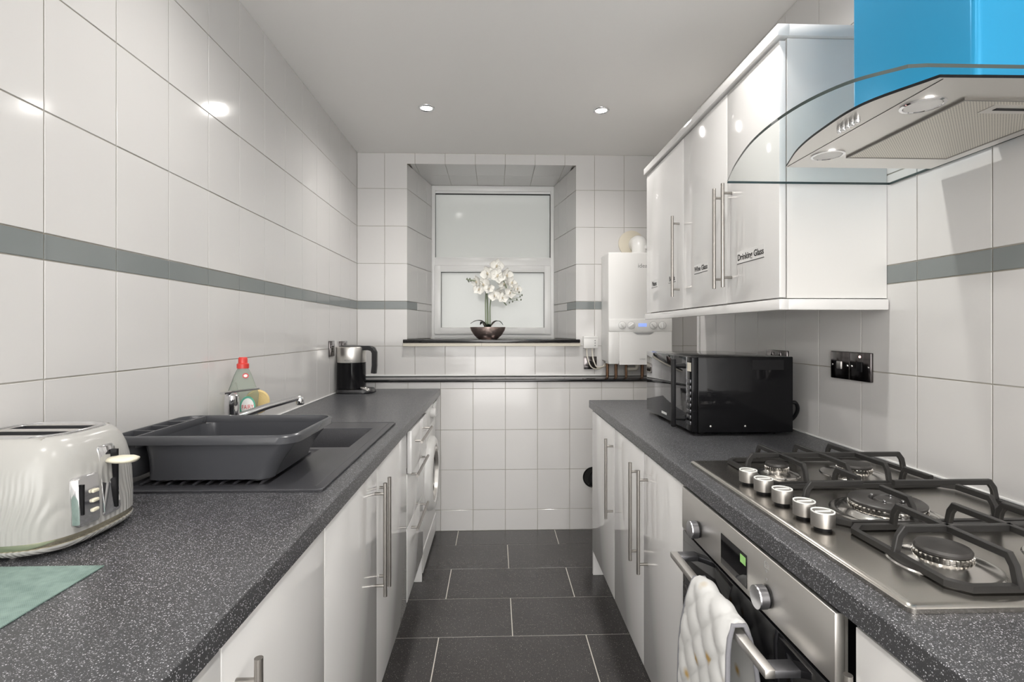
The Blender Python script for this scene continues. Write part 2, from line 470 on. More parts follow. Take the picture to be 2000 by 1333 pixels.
# left wall
rows = [ZW, 1.152, 1.398, 1.4525, 1.7045, 1.9565, 2.2085, ZC]
cl = edges(1.09, P, -0.1225, YU)
for i in range(len(cl)-1):
    for j in range(len(rows)-1):
        put_tile(wl, (XL,0,0), (0,1,0), (0,0,1), cl[i], cl[i+1], rows[j], rows[j+1], 'tile_grey' if j == 2 else 'tile_white')
# plain tiled stretch behind the camera
obj('tiled_stretch', B().box(XL-TD, XL, YR, -0.125, ZW, ZC), 'tile_white', wl)
# right wall
rowsr = [ZW, 1.1347, 1.382, 1.4335, 1.686, 1.9385, 2.191, ZC]
cr = edges(1.0981, P, -0.1169, 2.715)
for i in range(len(cr)-1):
    for j in range(len(rowsr)-1):
        put_tile(wr, (XR,0,0), (0,-1,0), (0,0,1), -cr[i+1], -cr[i], rowsr[j], rowsr[j+1], 'tile_grey' if j == 2 else 'tile_white')
obj('tiled_stretch', B().box(XR, XR+TD, YR, -0.12, ZW, ZC), 'tile_white', wr)
obj('corner_bead', B().box(XR-0.006, XR+0.05, 2.717, YA, ZW, ZC, 0.004), 'satin_white', wr, 40)
# upper back wall around the niche
rowsb = [0.952, 1.150, 1.398, 1.4525, 1.7045, 1.9565, 2.2085, ZC]
cb = edges(-0.7429, P, XL, XA)
hole = (NX0, NX1, 1.150, NZ1)
for i in range(len(cb)-1):
    for j in range(len(rowsb)-1):
        x0, x1, z0, z1 = cb[i], cb[i+1], rowsb[j], rowsb[j+1]
        mm = 'tile_grey' if j == 2 else 'tile_white'
        a = dict(mname=mm)
        if x1 <= hole[0] or x0 >= hole[1] or z1 <= hole[2]+0.001 or z0 >= hole[3]:
            put_tile(wb, (0,YU,0), (1,0,0), (0,0,1), x0, x1, z0, z1, **a); continue
        top = z1 > hole[3]
        if x0 < hole[0]: put_tile(wb, (0,YU,0), (1,0,0), (0,0,1), x0, hole[0], z0, min(z1,hole[3]), g=(1,0,1,0 if top else 1), tilt=0, **a)
        if x1 > hole[1]: put_tile(wb, (0,YU,0), (1,0,0), (0,0,1), hole[1], x1, z0, min(z1,hole[3]), g=(0,1,1,0 if top else 1), tilt=0, **a)
        if top: put_tile(wb, (0,YU,0), (1,0,0), (0,0,1), x0, x1, hole[3], z1, g=(1,1,0,1), tilt=0, **a)
# reveals
def reveal(x0, x1, flip):
    p, q = Vector((x0,YU,0)), Vector((x1,YN,0)); L = (q-p).length; u = (q-p)/L
    cuts = [0, 0.2, 0.4025, L]
    rr = [1.196] + [r for r in rowsb if 1.21 < r < NZ1-0.01] + [NZ1]
    for i in range(3):
        j = 0
        while j < len(rr)-1:
            z0, z1 = rr[j], rr[j+1]
            mm = 'tile_white'
            if abs(z0-1.398) < 1e-6:
                if i == 0: mm = 'tile_grey'
            if flip: put_tile(wb, p, -u, (0,0,1), -cuts[i+1], -cuts[i], z0, z1, mm, g=(1,0 if i==0 else 1,1,1))
            else: put_tile(wb, p, u, (0,0,1), cuts[i], cuts[i+1], z0, z1, mm, g=(0 if i==0 else 1,1,1,1))
            j += 1
reveal(NX0, NXI0, False); reveal(NX1, NXI1, True)
for i in range(len(cb)-1):
    x0, x1 = max(cb[i], NX0+0.02), min(cb[i+1], NX1-0.02)
    if x1-x0 < 0.02: continue
    for y0, y1 in ((YU, YU+0.25), (YU+0.25, YN)):
        put_tile(wb, (0,0,NZ1), (1,0,0), (0,-1,0), x0, x1, -y1, -y0, g=(1,1,1,0 if y0 == YU else 1))
# lower back wall
rl = [0.0, 0.131, 0.3815, 0.6317, 0.8897, 0.932]
cw = edges(-0.342, P, XL, XA)
for i in range(len(cw)-1):
    for j in range(len(rl)-1):
        if j < 3 and (cw[i+1] < -0.40 or cw[i] > 0.90): continue
        put_tile(wlow, (0,YL,0), (1,0,0), (0,0,1), cw[i], cw[i+1], rl[j], rl[j+1])
# floor tiles, running bond
fy = edges(2.1164, 0.302, YR, YL)
for k in range(len(fy)-1):
    idx = round((fy[k]-2.1164)/0.302) if k else round((fy[1]-2.1164)/0.302)-1
    a0 = 0.071 if idx % 2 == 0 else -0.231
    fx = edges(a0, 0.604, -0.60, 0.78)
    for i in range(len(fx)-1):
        put_tile(floor, (0,0,0), (1,0,0), (0,1,0), fx[i], fx[i+1], fy[k], fy[k+1], 'tile_floor', tilt=0.0006)

# sill and ledge
sill = struct('trim_1', B().box(-0.6132, 0.569, 3.445, YN+0.03, 1.172, 1.1945, 0.003), 'tile_black', 'black glossy window sill in the niche', 40)
obj('sill_front_lower', B().box(-0.6145, 0.572, 3.452, 3.492, 1.149, 1.172, 0.002), 'cream_white', sill, 40)
obj('joint', B().box(-0.093, -0.091, 3.4512, 3.46, 1.1495, 1.1715), 'grout_wall', sill)
ledge = struct('trim_2', B().box(XL, XA, 3.226, YU, 0.9325, 0.947, 0.003), 'tile_black', 'long black glossy ledge across the back wall', 40)
obj('sealant_strip', B().box(XL, XA, YU-0.010, YU, 0.947, 0.957, 0.003), 'upvc', ledge)
# silicone lines along the worktops
s1 = struct('trim_3', B().box(XL, XL+0.006, 0.0, YL, ZW, ZW+0.006, 0.002), 'upvc', 'white sealant bead along the sink worktop')
s2 = struct('trim_4', B().box(XR-0.006, XR, 0.0, 2.66, ZW, ZW+0.006, 0.002), 'upvc', 'white sealant bead along the hob worktop')

# window: fixed frosted light above, opening sash below
YW = 4.0
b = B()
wx0, wx1, wz0, wz1 = -0.492, 0.457, 1.194, 2.3765
b.box(wx0, wx0+0.028, YW, YW+0.07, wz0, wz1, 0.004); b.box(wx1-0.028, wx1, YW, YW+0.07, wz0, wz1, 0.004)
b.box(wx0+0.02, wx1-0.02, YW, YW+0.07, 2.335, wz1, 0.004); b.box(wx0+0.02, wx1-0.02, YW, YW+0.07, wz0, 1.232, 0.004)
b.box(wx0+0.02, wx1-0.02, YW, YW+0.07, 1.752, 1.818, 0.004)
win = struct('window_1', b, 'upvc', 'white framed window with two frosted panes at the end of the galley', 40)
b = B()
b.box(-0.478, 0.440, YW+0.012, YW+0.03, 2.318, 2.338); b.box(-0.478, 0.440, YW+0.012, YW+0.03, 1.815, 1.822)
obj('glazing_bead', b, 'upvc', win)
obj('pane', B().add([(-0.474,YW+0.03,1.815),(0.437,YW+0.03,1.815),(0.437,YW+0.03,2.335),(-0.474,YW+0.03,2.335)],[(0,1,2,3)]), 'frosted_glass', win)
b = B()
sx0, sx1, sz0, sz1 = -0.470, 0.431, 1.226, 1.757
for (x0, x1, z0, z1) in ((sx0,sx0+.052,sz0,sz1),(sx1-.052,sx1,sz0,sz1),(sx0+.045,sx1-.045,sz0,sz0+.052),(sx0+.045,sx1-.045,sz1-.052,sz1)):
    b.box(x0, x1, YW-0.016, YW+0.05, z0, z1, 0.006)
sash = obj('sash', b, 'upvc', win, 40)
obj('pane', B().add([(sx0+.05,YW+0.015,sz0+.05),(sx1-.05,YW+0.015,sz0+.05),(sx1-.05,YW+0.015,sz1-.05),(sx0+.05,YW+0.015,sz1-.05)],[(0,1,2,3)]), 'frosted_glass', sash)
b = B()
for (x0, x1, z0, z1) in ((sx0+.048,sx0+.054,sz0+.05,sz1-.05),(sx1-.054,sx1-.048,sz0+.05,sz1-.05),(sx0+.05,sx1-.05,sz1-.054,sz1-.048)):
    b.box(x0, x1, YW+0.002, YW+0.02, z0, z1)
obj('gasket', b, 'black_matt', sash)
b = B()
for (x0, x1, z0, z1) in ((-0.468,-0.462,1.82,2.333),(0.425,0.431,1.82,2.333),(-0.468,0.431,2.312,2.318)):
    b.box(x0, x1, YW+0.014, YW+0.03, z0, z1)
obj('gasket', b, 'black_matt', win)

# ------------------------------------------------------------------ downlights
def downlight(x, y, label):
    t = thing('ceiling_downlight', label, 'downlight', (x,y,ZC), 'recessed ceiling downlights')
    obj('bezel', B().lathe([(0.030,0.004),(0.031,-0.003),(0.036,-0.006),(0.043,-0.004),(0.045,0.0),(0.045,0.004)], (x,y,ZC), n=32, cap0=False, cap1=False), 'chrome', t, 60)
    obj('lamp_face', B().lathe([(0.029,-0.002),(0.018,-0.0045),(0.002,-0.005)], (x,y,ZC), n=24), 'lamp_glow', t, 60)
    L = bpy.data.lights.new('downlight_beam', 'SPOT'); L.energy = LAMP_W; L.color = (1.0, 0.965, 0.925)
    L.spot_size = math.radians(160); L.spot_blend = 1.0; L.shadow_soft_size = 0.026
    lo = bpy.data.objects.new('beam', L); C.objects.link(lo); lo.parent = t; lo.location = (0,0,-0.02)
for y, lab in ((2.783,'nearer the window'), (1.37,'level with the cooker hood'), (-0.03,'above the camera'), (-1.43,'added by the open end of the room')):  # rearmost pair is unseen, added to make the light more even
    downlight(-0.369, y, 'lit chrome downlight over the sink side, ' + lab)
    downlight(0.574, y, 'lit chrome downlight over the hob side, ' + lab)
# ------------------------------------------------------------------ kitchen units
def bar_handle(x, y, z0, z1, out, name='handle', horiz=False, y1=None, parent=None, r=0.006, off=0.031):
    """round bar on two posts; `out` is the side (+1 / -1 in X) it stands off towards"""
    b = B(); xb = x+out*off
    if horiz:
        b.tube([(xb,y,z0),(xb,y1,z0)], r, 12)
        for yy in (y+0.03, y1-0.03): b.tube([(x,yy,z0),(xb,yy,z0)], r*0.75, 10)
    else:
        b.tube([(xb,y,z0),(xb,y,z1)], r, 12)
        for zz in (z0+0.032, z1-0.032): b.tube([(x,y,zz),(xb,y,zz)], r*0.75, 10)
    return obj(name, b, 'steel_handle', parent, 50)
def unit(name, label, x_front, x_back, y0, y1, z0, z1, doors, cat='cabinet', group=None, hz=(0.458,0.797), side=1, plinth=True):
    """carcass with slab doors; side=+1: doors face +X (left run), -1: doors face -X (right run)"""
    t = thing(name, label, cat, ((x_front+x_back)/2, (y0+y1)/2, 0 if plinth else z0), group)
    xc = x_front - side*0.0215
    obj('carcass', B().box(xc, x_back, y0, y1, z0, z1), 'carcass_white', t)
    if plinth: obj('plinth', B().box(x_front-side*0.06, x_front-side*0.078, y0, y1, 0.0, z0), 'satin_white', t)
    for (a, c, hy) in doors:
        d = obj('door', B().box(x_front, x_front-side*0.0185, a+0.0012, c-0.0012, z0+0.002, z1-0.006, 0.0015, 2), 'gloss_white', t, 40)
        if hy is not None: bar_handle(x_front, hy, hz[0], hz[1], side, parent=d)
        yield_doors.append(d)
    return t
yield_doors = []
FL, FR = -0.360, 0.497          # door fronts of the two runs
BZ0, BZ1 = 0.135, 0.850
# left run
XBL, XBR = XL+0.012, XR-0.012
sinku = unit('base_cabinet', 'white gloss double-door base cabinet under the black sink', FL, XBL, 1.1025, 2.108, BZ0, BZ1,
     [(1.1025,1.5816,1.5549),(1.5816,2.108,1.6163)])
# the sink bowl hangs inside: open-topped carcass
for ch in list(sinku.children):
    if ch.name.startswith('carcass'): bpy.data.objects.remove(ch)
b = B(); x0, x1 = XBL, FL-0.0215
b.box(x0, x1, 1.1025, 1.12, BZ0, BZ1); b.box(x0, x1, 2.09, 2.108, BZ0, BZ1); b.box(x0, x1, 1.12, 2.09, BZ0, BZ0+0.018); b.box(x0, x0+0.01, 1.12, 2.09, BZ0+0.018, BZ1)
obj('carcass', b, 'carcass_white', sinku)
unit('base_cabinet', 'white gloss single-door base cabinet below the toaster', FL, XBL, 0.6902, 1.1005, BZ0, BZ1, [(0.6902,1.1005,0.7291)])
unit('base_cabinet', 'white gloss base cabinet nearest the camera under the placemat', FL, XBL, 0.19, 0.6890, BZ0, BZ1, [(0.19,0.6890,0.23)])
unit('base_cabinet', 'white gloss base cabinet on the sink side by the doorway', FL, XBL, -0.40, 0.188, BZ0, BZ1, [(-0.40,0.188,-0.36)])
# drawer unit, top drawer standing a little open
t = thing('drawer_unit', 'white gloss three-drawer unit beside the washing machine', 'drawers', (-0.63,2.35,0))
obj('carcass', B().box(FL-0.0215, XBL, 2.122, 2.583, BZ0, BZ1), 'carcass_white', t)
obj('plinth', B().box(FL-0.06, FL-0.078, 2.122, 2.583, 0, BZ0), 'satin_white', t)
obj('end_panel', B().box(FL-0.006, XBL, 2.585, 2.603, 0.0, BZ1, 0.001), 'gloss_white', t)
for (z0, z1, hz, o, lab) in ((0.668,0.843,0.782,0.018,'drawer front standing slightly open'), (0.445,0.664,0.640,0.0,None), (0.140,0.441,0.412,0.0,None)):
    b = B().box(FL+o, FL+o-0.0185, 2.1225, 2.583, z0, z1, 0.0015)
    if o: b.box(FL+o-0.0185, FL-0.02, 2.150, 2.56, z0+0.02, z1-0.03)
    d = obj('drawer', b, 'gloss_white', t, 40)
    if lab: d['label'] = lab
    bar_handle(FL+o, 2.19, hz, 0, 1, horiz=True, y1=2.545, parent=d)

# washing machine
t = thing('washing_machine', 'white front-loading washing machine under the far end of the worktop', 'washing machine', (-0.64,2.91,0))
WF = -0.372
obj('body', B().box(WF, XBL+0.01, 2.625, 3.222, 0.012, 0.845, 0.006), 'satin_white', t, 40)
obj('control_panel', B().box(WF-0.002, WF+0.008, 2.63, 3.217, 0.725, 0.840, 0.004), 'satin_white', t, 40)
obj('detergent_drawer', B().box(WF+0.006, WF+0.013, 3.02, 3.20, 0.740, 0.828, 0.004), 'gloss_white', t, 40)
for yy, zz in ((2.93,0.79),):
    obj('program_dial', B().lathe([(0.028,0.0),(0.028,0.018),(0.024,0.028),(0.001,0.029)], (WF+0.006,yy,zz), 'X', 24), 'satin_white', t, 40)
for k in range(3): obj('button', B().lathe([(0.008,0),(0.008,0.008),(0.001,0.009)], (WF+0.006,2.99,0.755+k*0.03), 'X', 12), 'satin_white', t, 40)
cy_, cz_ = 2.93, 0.452
obj('porthole_ring', B().lathe([(0.205,0.0),(0.203,0.022),(0.190,0.034),(0.160,0.036),(0.148,0.022),(0.146,0.004)], (WF,cy_,cz_), 'X', 48, False, False), 'satin_white', t, 50)
obj('inner_ring', B().lathe([(0.150,0.018),(0.146,0.034),(0.132,0.036),(0.126,0.018)], (WF,cy_,cz_), 'X', 40, False, False), 'steel', t, 50)
obj('door_glass', B().lathe([(0.130,0.018),(0.110,0.012),(0.07,0.024),(0.001,0.028)], (WF,cy_,cz_), 'X', 40, False), 'black_glass', t, 50)
obj('kick_panel', B().box(WF-0.004, WF+0.005, 2.632, 3.215, 0.02, 0.125, 0.003), 'satin_white', t)

# right run
unit('base_cabinet', 'white gloss single-door base cabinet at the window end of the hob run', FR, XBR, 2.142, 2.628, BZ0-0.008, BZ1, [(2.142,2.628,2.165)], side=-1)
unit('base_cabinet', 'white gloss double-door base cabinet below the microwave', FR, XBR, 1.352, 2.140, BZ0-0.008, BZ1, [(1.7161,2.140,1.7717),(1.352,1.7161,1.6696)], side=-1)
tag(obj('end_panel', B().box(FR+0.004, XBR, 2.630, 2.650, 0.0, BZ1, 0.001), 'gloss_white'), 'white gloss end panel closing the hob run towards the window', 'panel')
unit('base_cabinet', 'white gloss base cabinet nearest the camera beside the oven', FR, XBR, 0.20, 0.698, BZ0-0.008, BZ1, [(0.20,0.698,0.668)], side=-1)
unit('base_cabinet', 'white gloss base cabinet on the hob side by the doorway', FR, XBR, -0.40, 0.198, BZ0-0.008, BZ1, [(-0.40,0.198,0.16)], side=-1)

# worktops
def worktop_strip(b, xf, xi, y0, y1, side):
    """front strip with a small rolled edge"""
    z0, z1 = ZW-0.038, ZW
    r = 0.004; pts = [(xi,z0),(xf-side*0.001,z0),(xf,z0+0.001)]
    for k in range(5):
        a = PI/2*k/4; pts.append((xf-side*r+side*r*math.cos(a), z1-r+r*math.sin(a)))
    pts.append((xi,z1))
    b.prism(pts, 'Y', y0, y1)
b = B(); z0 = ZW-0.038
worktop_strip(b, -0.344, -0.400, -0.40, YL, 1)
b.box(XL+0.001, -0.400, -0.40, 1.186, z0, ZW); b.box(XL+0.001, -0.400, 2.006, YL-0.001, z0, ZW)
b.box(XL+0.001, -0.872, 1.186, 2.006, z0, ZW)
tag(obj('worktop', b, 'worktop', None, 30), 'dark grey flecked worktop holding sink, toaster and kettle', 'worktop')
b = B()
worktop_strip(b, 0.4885, 0.545, -0.40, 2.6784, -1)
b.box(0.545, XR-0.001, -0.40, 2.6784, z0, ZW)
tag(obj('worktop', b, 'worktop', None, 30), 'dark grey flecked worktop holding hob and microwave', 'worktop')

# wall cabinets
UZ0, UZ1, UF = 1.343, 2.062, 0.785
def wall_unit(label, y0, y1, doors):
    t = unit('wall_cabinet', label, UF, XBR+0.011, y0, y1, UZ0, UZ1, doors, side=-1, plinth=False, hz=(1.3975,1.742), group='white gloss wall cabinets')
    return t
k0 = len(yield_doors)
wall_unit('white gloss two-door wall cabinet with glass labels, beside the hood', 1.402, 2.129, [(1.402,1.7252,1.690),(1.7252,2.129,1.7567)])
wall_unit('white gloss single-door wall cabinet nearest the boiler', 2.131, 2.655, [(2.131,2.655,2.178)])
d_drink, d_wine, d_plate = yield_doors[k0:k0+3]
def stuck_label(door, txt, y, z, w, h, size, clear=False):
    b = B().box(UF-0.0006, UF-0.0001, y-w/2, y+w/2, z-h/2, z+h/2)
    b.mt(1)
    mx = Matrix.Translation((UF-0.0008, y, z)) @ Matrix(((0,0,-1,0),(-1,0,0,0),(0,1,0,0),(0,0,0,1)))
    b.text(txt, size, mx, 0.0006)
    b.box(UF-0.0009, UF-0.0002, y-w/2+0.003, y+w/2-0.001, z-h/2, z-h/2+0.0022)
    o = obj('sticker', b, ['gloss_white','print_black'], door); o['label'] = 'white sticker reading ' + txt
stuck_label(d_drink, 'Drinking Glass', 1.566, 1.487, 0.172, 0.040, 0.0275)
stuck_label(d_wine, 'Wine Glass', 1.947, 1.492, 0.130, 0.036, 0.0265)
stuck_label(d_plate, 'Plates', 2.522, 1.484, 0.100, 0.036, 0.030)
stuck_label(d_plate, 'Bowls', 2.268, 1.484, 0.095, 0.036, 0.030)
# cornice and pelmet run along front and near side
def trim_run(name, label, z0, z1, xo, yo):
    b = B()
    b.box(UF-xo, UF+0.022, 1.402-yo, 2.668, z0, z1, 0.003); b.box(UF+0.020, XR-0.002, 1.402-yo, 1.420, z0, z1, 0.003)
    tag(obj(name, b, 'gloss_white', None, 40), label, 'trim')
trim_run('cornice', 'white cornice strip along the top of the wall cabinets', UZ1+0.001, UZ1+0.034, 0.012, 0.012)
trim_run('pelmet', 'white pelmet strip along the bottom of the wall cabinets', UZ0-0.033, UZ0-0.003, 0.006, 0.010)

# ------------------------------------------------------------------ cooker hood
HG0, HG1, HB = 1.6555, 1.6615, 1.650
t = thing('cooker_hood', 'stainless cooker hood with curved glass canopy and blue-filmed chimney', 'cooker hood', (0.9,1.0,HB))
def arc_front(pts, n=18):
    """smooth curve through the given plan points (Catmull-Rom)"""
    P_ = [Vector(p) for p in pts]; P_ = [2*P_[0]-P_[1]] + P_ + [2*P_[-1]-P_[-2]]; out = []
    for i in range(1, len(P_)-2):
        for k in range(n):
            u = k/n; a, b_, c, d = P_[i-1:i+3]
            out.append(0.5*((2*b_)+(c-a)*u+(2*a-5*b_+4*c-d)*u*u+(3*b_-a-3*c+d)*u**3))
    out.append(P_[-2]); return [tuple(p) for p in out]
gf = arc_front([(0.6325,1.390),(0.585,1.240),(0.548,1.075),(0.545,0.930),(0.575,0.830),(0.633,0.772)], 6)
poly = [(XR-0.003,1.390)] + gf + [(0.66,0.768),(XR-0.003,0.768)]
b = B(); n_ = len(poly)
b.add([(p[0],p[1],HG0) for p in poly] + [(p[0],p[1],HG1) for p in poly], [tuple(range(n_)), tuple(range(n_,2*n_))])
b.mt(1).add([(p[0],p[1],HG0) for p in poly] + [(p[0],p[1],HG1) for p in poly], [(i,(i+1)%n_,n_+(i+1)%n_,n_+i) for i in range(n_)])
obj('glass_canopy', b, ['clear_glass','edge_glass'], t)
bf = arc_front([(0.706,1.2325),(0.664,1.110),(0.647,1.000),(0.648,0.890),(0.697,0.788)], 6)
poly = [(XR-0.022,1.2325)] + bf + [(XR-0.022,0.782)]
b = B(); n_ = len(poly)
lo = [(p[0],p[1],HB) for p in poly]; hi = [(p[0],p[1],HG0-0.0005) for p in poly]
b.add(lo+hi, [tuple(range(n_)), tuple(range(n_,2*n_))])
b.mt(1).add(lo+hi, [(i,(i+1)%n_,n_+(i+1)%n_,n_+i) for i in range(n_)])
body = obj('body', b, ['steel','black_matt'], t)
obj('seam', B().box(0.7055,0.7065,0.792,1.225,HB-0.0006,HB+0.001), 'black_matt', body)
b = B().box(0.803,1.032,0.858,1.150,HB-0.003,HB+0.001)
filt = obj('grease_filter', b, 'filter_mesh', t)
b = B()
for (x0,x1,y0,y1) in ((0.800,0.804,0.855,1.153),(1.031,1.035,0.855,1.153),(0.804,1.031,0.855,0.859),(0.804,1.031,1.149,1.153)): b.box(x0,x1,y0,y1,HB-0.004,HB+0.001)
obj('filter_frame', b, 'aluminium', filt)
b = B().box(0.87,0.96,0.872,0.905,HB-0.0045,HB-0.002).mt(1).box(0.885,0.955,0.884,0.892,HB-0.0052,HB-0.004)
obj('filter_latch', b, ['steel','black_matt'], filt)
for yy in (0.884,1.143):
    b = B().lathe([(0.034,0.0),(0.034,-0.002),(0.029,-0.003),(0.027,0.0)], (0.751,yy,HB), n=32, cap0=False, cap1=False)
    r_ = obj('lamp_ring', b, 'chrome', t, 50)
    obj('lamp_lens', B().lathe([(0.0275,0.0005),(0.0275,-0.0018),(0.001,-0.0025)], (0.751,yy,HB), n=28), 'lens_frost', r_, 50)
for k in range(5):
    yy = 0.940 + k*0.0125
    obj('push_button', B().lathe([(0.0048,0.0005),(0.0048,-0.008),(0.0036,-0.0105),(0.0005,-0.011)], (0.674,yy,HB), n=14), 'chrome', t, 50)
b = B(); cr_ = 0.012
ring = lambda z: rrect(0.768, XR-0.002, 0.800, 1.090, cr_, z, 5)
b.loft([ring(HG1+0.0005), ring(ZC-0.002)])
obj('chimney', b, 'blue_film', t, 35)

# ------------------------------------------------------------------ gas hob
HX0, HX1, HY0, HY1, HZ = 0.5275, 1.036, 0.640, 1.385, 0.9015
t = thing('gas_hob', 'stainless five-burner gas hob with black pan supports', 'hob', (0.78,1.01,ZW))
b = B()
b.loft([rrect(HX0,HX1,HY0,HY1,0.010,ZW+0.0003), rrect(HX0,HX1,HY0,HY1,0.010,HZ-0.004), rrect(HX0+0.003,HX1-0.003,HY0+0.003,HY1-0.003,0.009,HZ-0.001), rrect(HX0+0.010,HX1-0.010,HY0+0.010,HY1-0.010,0.008,HZ)])
plate = obj('hob_plate', b, 'steel_hob', t, 40)
for yy in (1.165,1.098,1.0254,0.951,0.8956):
    k = obj('knob', B().lathe([(0.0192,0.006),(0.0195,0.030),(0.0185,0.0315),(0.0172,0.0305),(0.001,0.0305)], (0.5795,yy,HZ), n=28), 'aluminium', t, 40)
    obj('knob_base', B().lathe([(0.014,0.0),(0.0145,0.007)], (0.5795,yy,HZ), n=24), 'black_matt', k, 40)
    b = B().box(0.5795-0.014,0.5795+0.014,yy-0.0008,yy+0.0008,HZ+0.0303,HZ+0.0325)
    b.lathe([(0.0192,0.0308),(0.0192,0.0325),(0.0172,0.0325),(0.0172,0.0308)], (0.5795,yy,HZ), n=28, cap0=False, cap1=False)
    obj('pointer', b, 'label_white', k)
def burner(x, y, r, wok=False):
    rb = 1.55 if wok else 2.0
    g = obj('burner', B().lathe([(r*rb,0.0002),(r*(rb-0.06),0.0022),(r*(rb-0.2),0.0018),(r*1.22,0.0085),(r*1.02,0.0105)], (x,y,HZ), n=40, cap0=False, cap1=False), 'steel_bright', t, 40)
    b = B().lathe([(r*0.98,0.006),(r*0.98,0.019),(r*0.90,0.021)], (x,y,HZ), n=36)
    nn = 28 if not wok else 44
    for k in range(nn):
        a = 2*PI*k/nn; c, q = math.cos(a), math.sin(a)
        p0, p1 = Vector((x+c*r*0.96,y+q*r*0.96,HZ+0.0125)), Vector((x+c*r*1.03,y+q*r*1.03,HZ+0.0125))
        b.bar([p0,p1], 0.0035 if not wok else 0.004, 0.011, (-q,c,0))
    obj('flame_ring', b, 'steel_bright', g, 30)
    if not wok:
        obj('burner_cap', B().lathe([(r*0.99,0.0205),(r*1.0,0.024),(r*0.93,0.0275),(0.001,0.0285)], (x,y,HZ), n=36), 'burner_cap', g, 40)
    else:
        obj('burner_cap', B().lathe([(r*1.02,0.0205),(r*1.02,0.0245),(r*0.96,0.0275),(r*0.50,0.0275),(r*0.46,0.0235),(r*0.46,0.0205)], (x,y,HZ), n=44, cap0=False, cap1=False), 'burner_cap', g, 40)
        obj('burner_cap', B().lathe([(r*0.36,0.0195),(r*0.36,0.0245),(r*0.32,0.0275),(0.001,0.028)], (x,y,HZ), n=28), 'burner_cap', g, 40)
        for a in (0.7, 2.2, 3.9, 5.3):
            obj('igniter', B().lathe([(0.0025,0.012),(0.0025,0.031),(0.001,0.032)], (x+math.cos(a)*r*0.41,y+math.sin(a)*r*0.41,HZ), n=8), 'chrome', g)
burner(0.690,1.245,0.026); burner(0.875,1.232,0.037); burner(0.752,0.968,0.062,True); burner(0.674,0.757,0.036); burner(0.885,0.757,0.031)
ZB, ZT = HZ+0.0055, 0.9465
def support(y0, y1, kind):
    b = B(); x0, x1 = 0.612, 1.018; c = 0.022; w, h = 0.010, 0.009
    o = [(x0+c,y0),(x1-c,y0),(x1,y0+c),(x1,y1-c),(x1-c,y1),(x0+c,y1),(x0,y1-c),(x0,y0+c)]
    inner = [(x0+c*1.25,y0+w),(x1-c*1.25,y0+w),(x1-w,y0+c*1.25),(x1-w,y1-c*1.25),(x1-c*1.25,y1-w),(x0+c*1.25,y1-w),(x0+w,y1-c*1.25),(x0+w,y0+c*1.25)]
    z0, z1 = ZB-0.0035, ZB+0.0055
    vs = [(p[0],p[1],z0) for p in o]+[(p[0],p[1],z0) for p in inner]+[(p[0],p[1],z1) for p in o]+[(p[0],p[1],z1) for p in inner]
    fs = []
    for i in range(8):
        j = (i+1)%8
        fs += [(i,j,8+j,8+i),(16+i,16+j,24+j,24+i),(i,j,16+j,16+i),(8+i,8+j,24+j,24+i)]
    b.add(vs, fs)
    f = obj('pan_support', b, 'cast_iron', t, 30)
    def finger(pts, side): obj('finger', B().bar(pts, 0.0085, 0.011, side), 'cast_iron', f, 30)
    ym = (y0+y1)/2
    if kind == 'side':
        for xx in (0.700, 0.800, 0.890):
            finger([(xx,y0+0.004,ZB),(xx,y0+0.010,ZT-0.012),(xx,y0+0.018,ZT),(xx,y1-0.018,ZT),(xx,y1-0.010,ZT-0.012),(xx,y1-0.004,ZB)], (1,0,0))
        finger([(x0+0.005,ym,ZB),(x0+0.011,ym,ZT-0.012),(x0+0.020,ym,ZT),(x1-0.020,ym,ZT),(x1-0.011,ym,ZT-0.012),(x1-0.005,ym,ZB)], (0,1,0))
    else:
        finger([(x0+0.005,ym,ZB),(x0+0.011,ym,ZT-0.012),(x0+0.020,ym,ZT),(0.735,ym,ZT)], (0,1,0))
        finger([(x1-0.005,ym,ZB),(x1-0.011,ym,ZT-0.012),(x1-0.020,ym,ZT),(0.800,ym,ZT)], (0,1,0))
        for xx in (0.752, 0.905):
            finger([(xx,y0+0.004,ZB),(xx,y0+0.010,ZT-0.012),(xx,y0+0.018,ZT),(xx,ym-0.030,ZT)], (1,0,0))
            finger([(xx,y1-0.004,ZB),(xx,y1-0.010,ZT-0.012),(xx,y1-0.018,ZT),(xx,ym+0.030,ZT)], (1,0,0))
support(0.664,0.892,'side'); support(0.898,1.128,'mid'); support(1.134,1.364,'side')

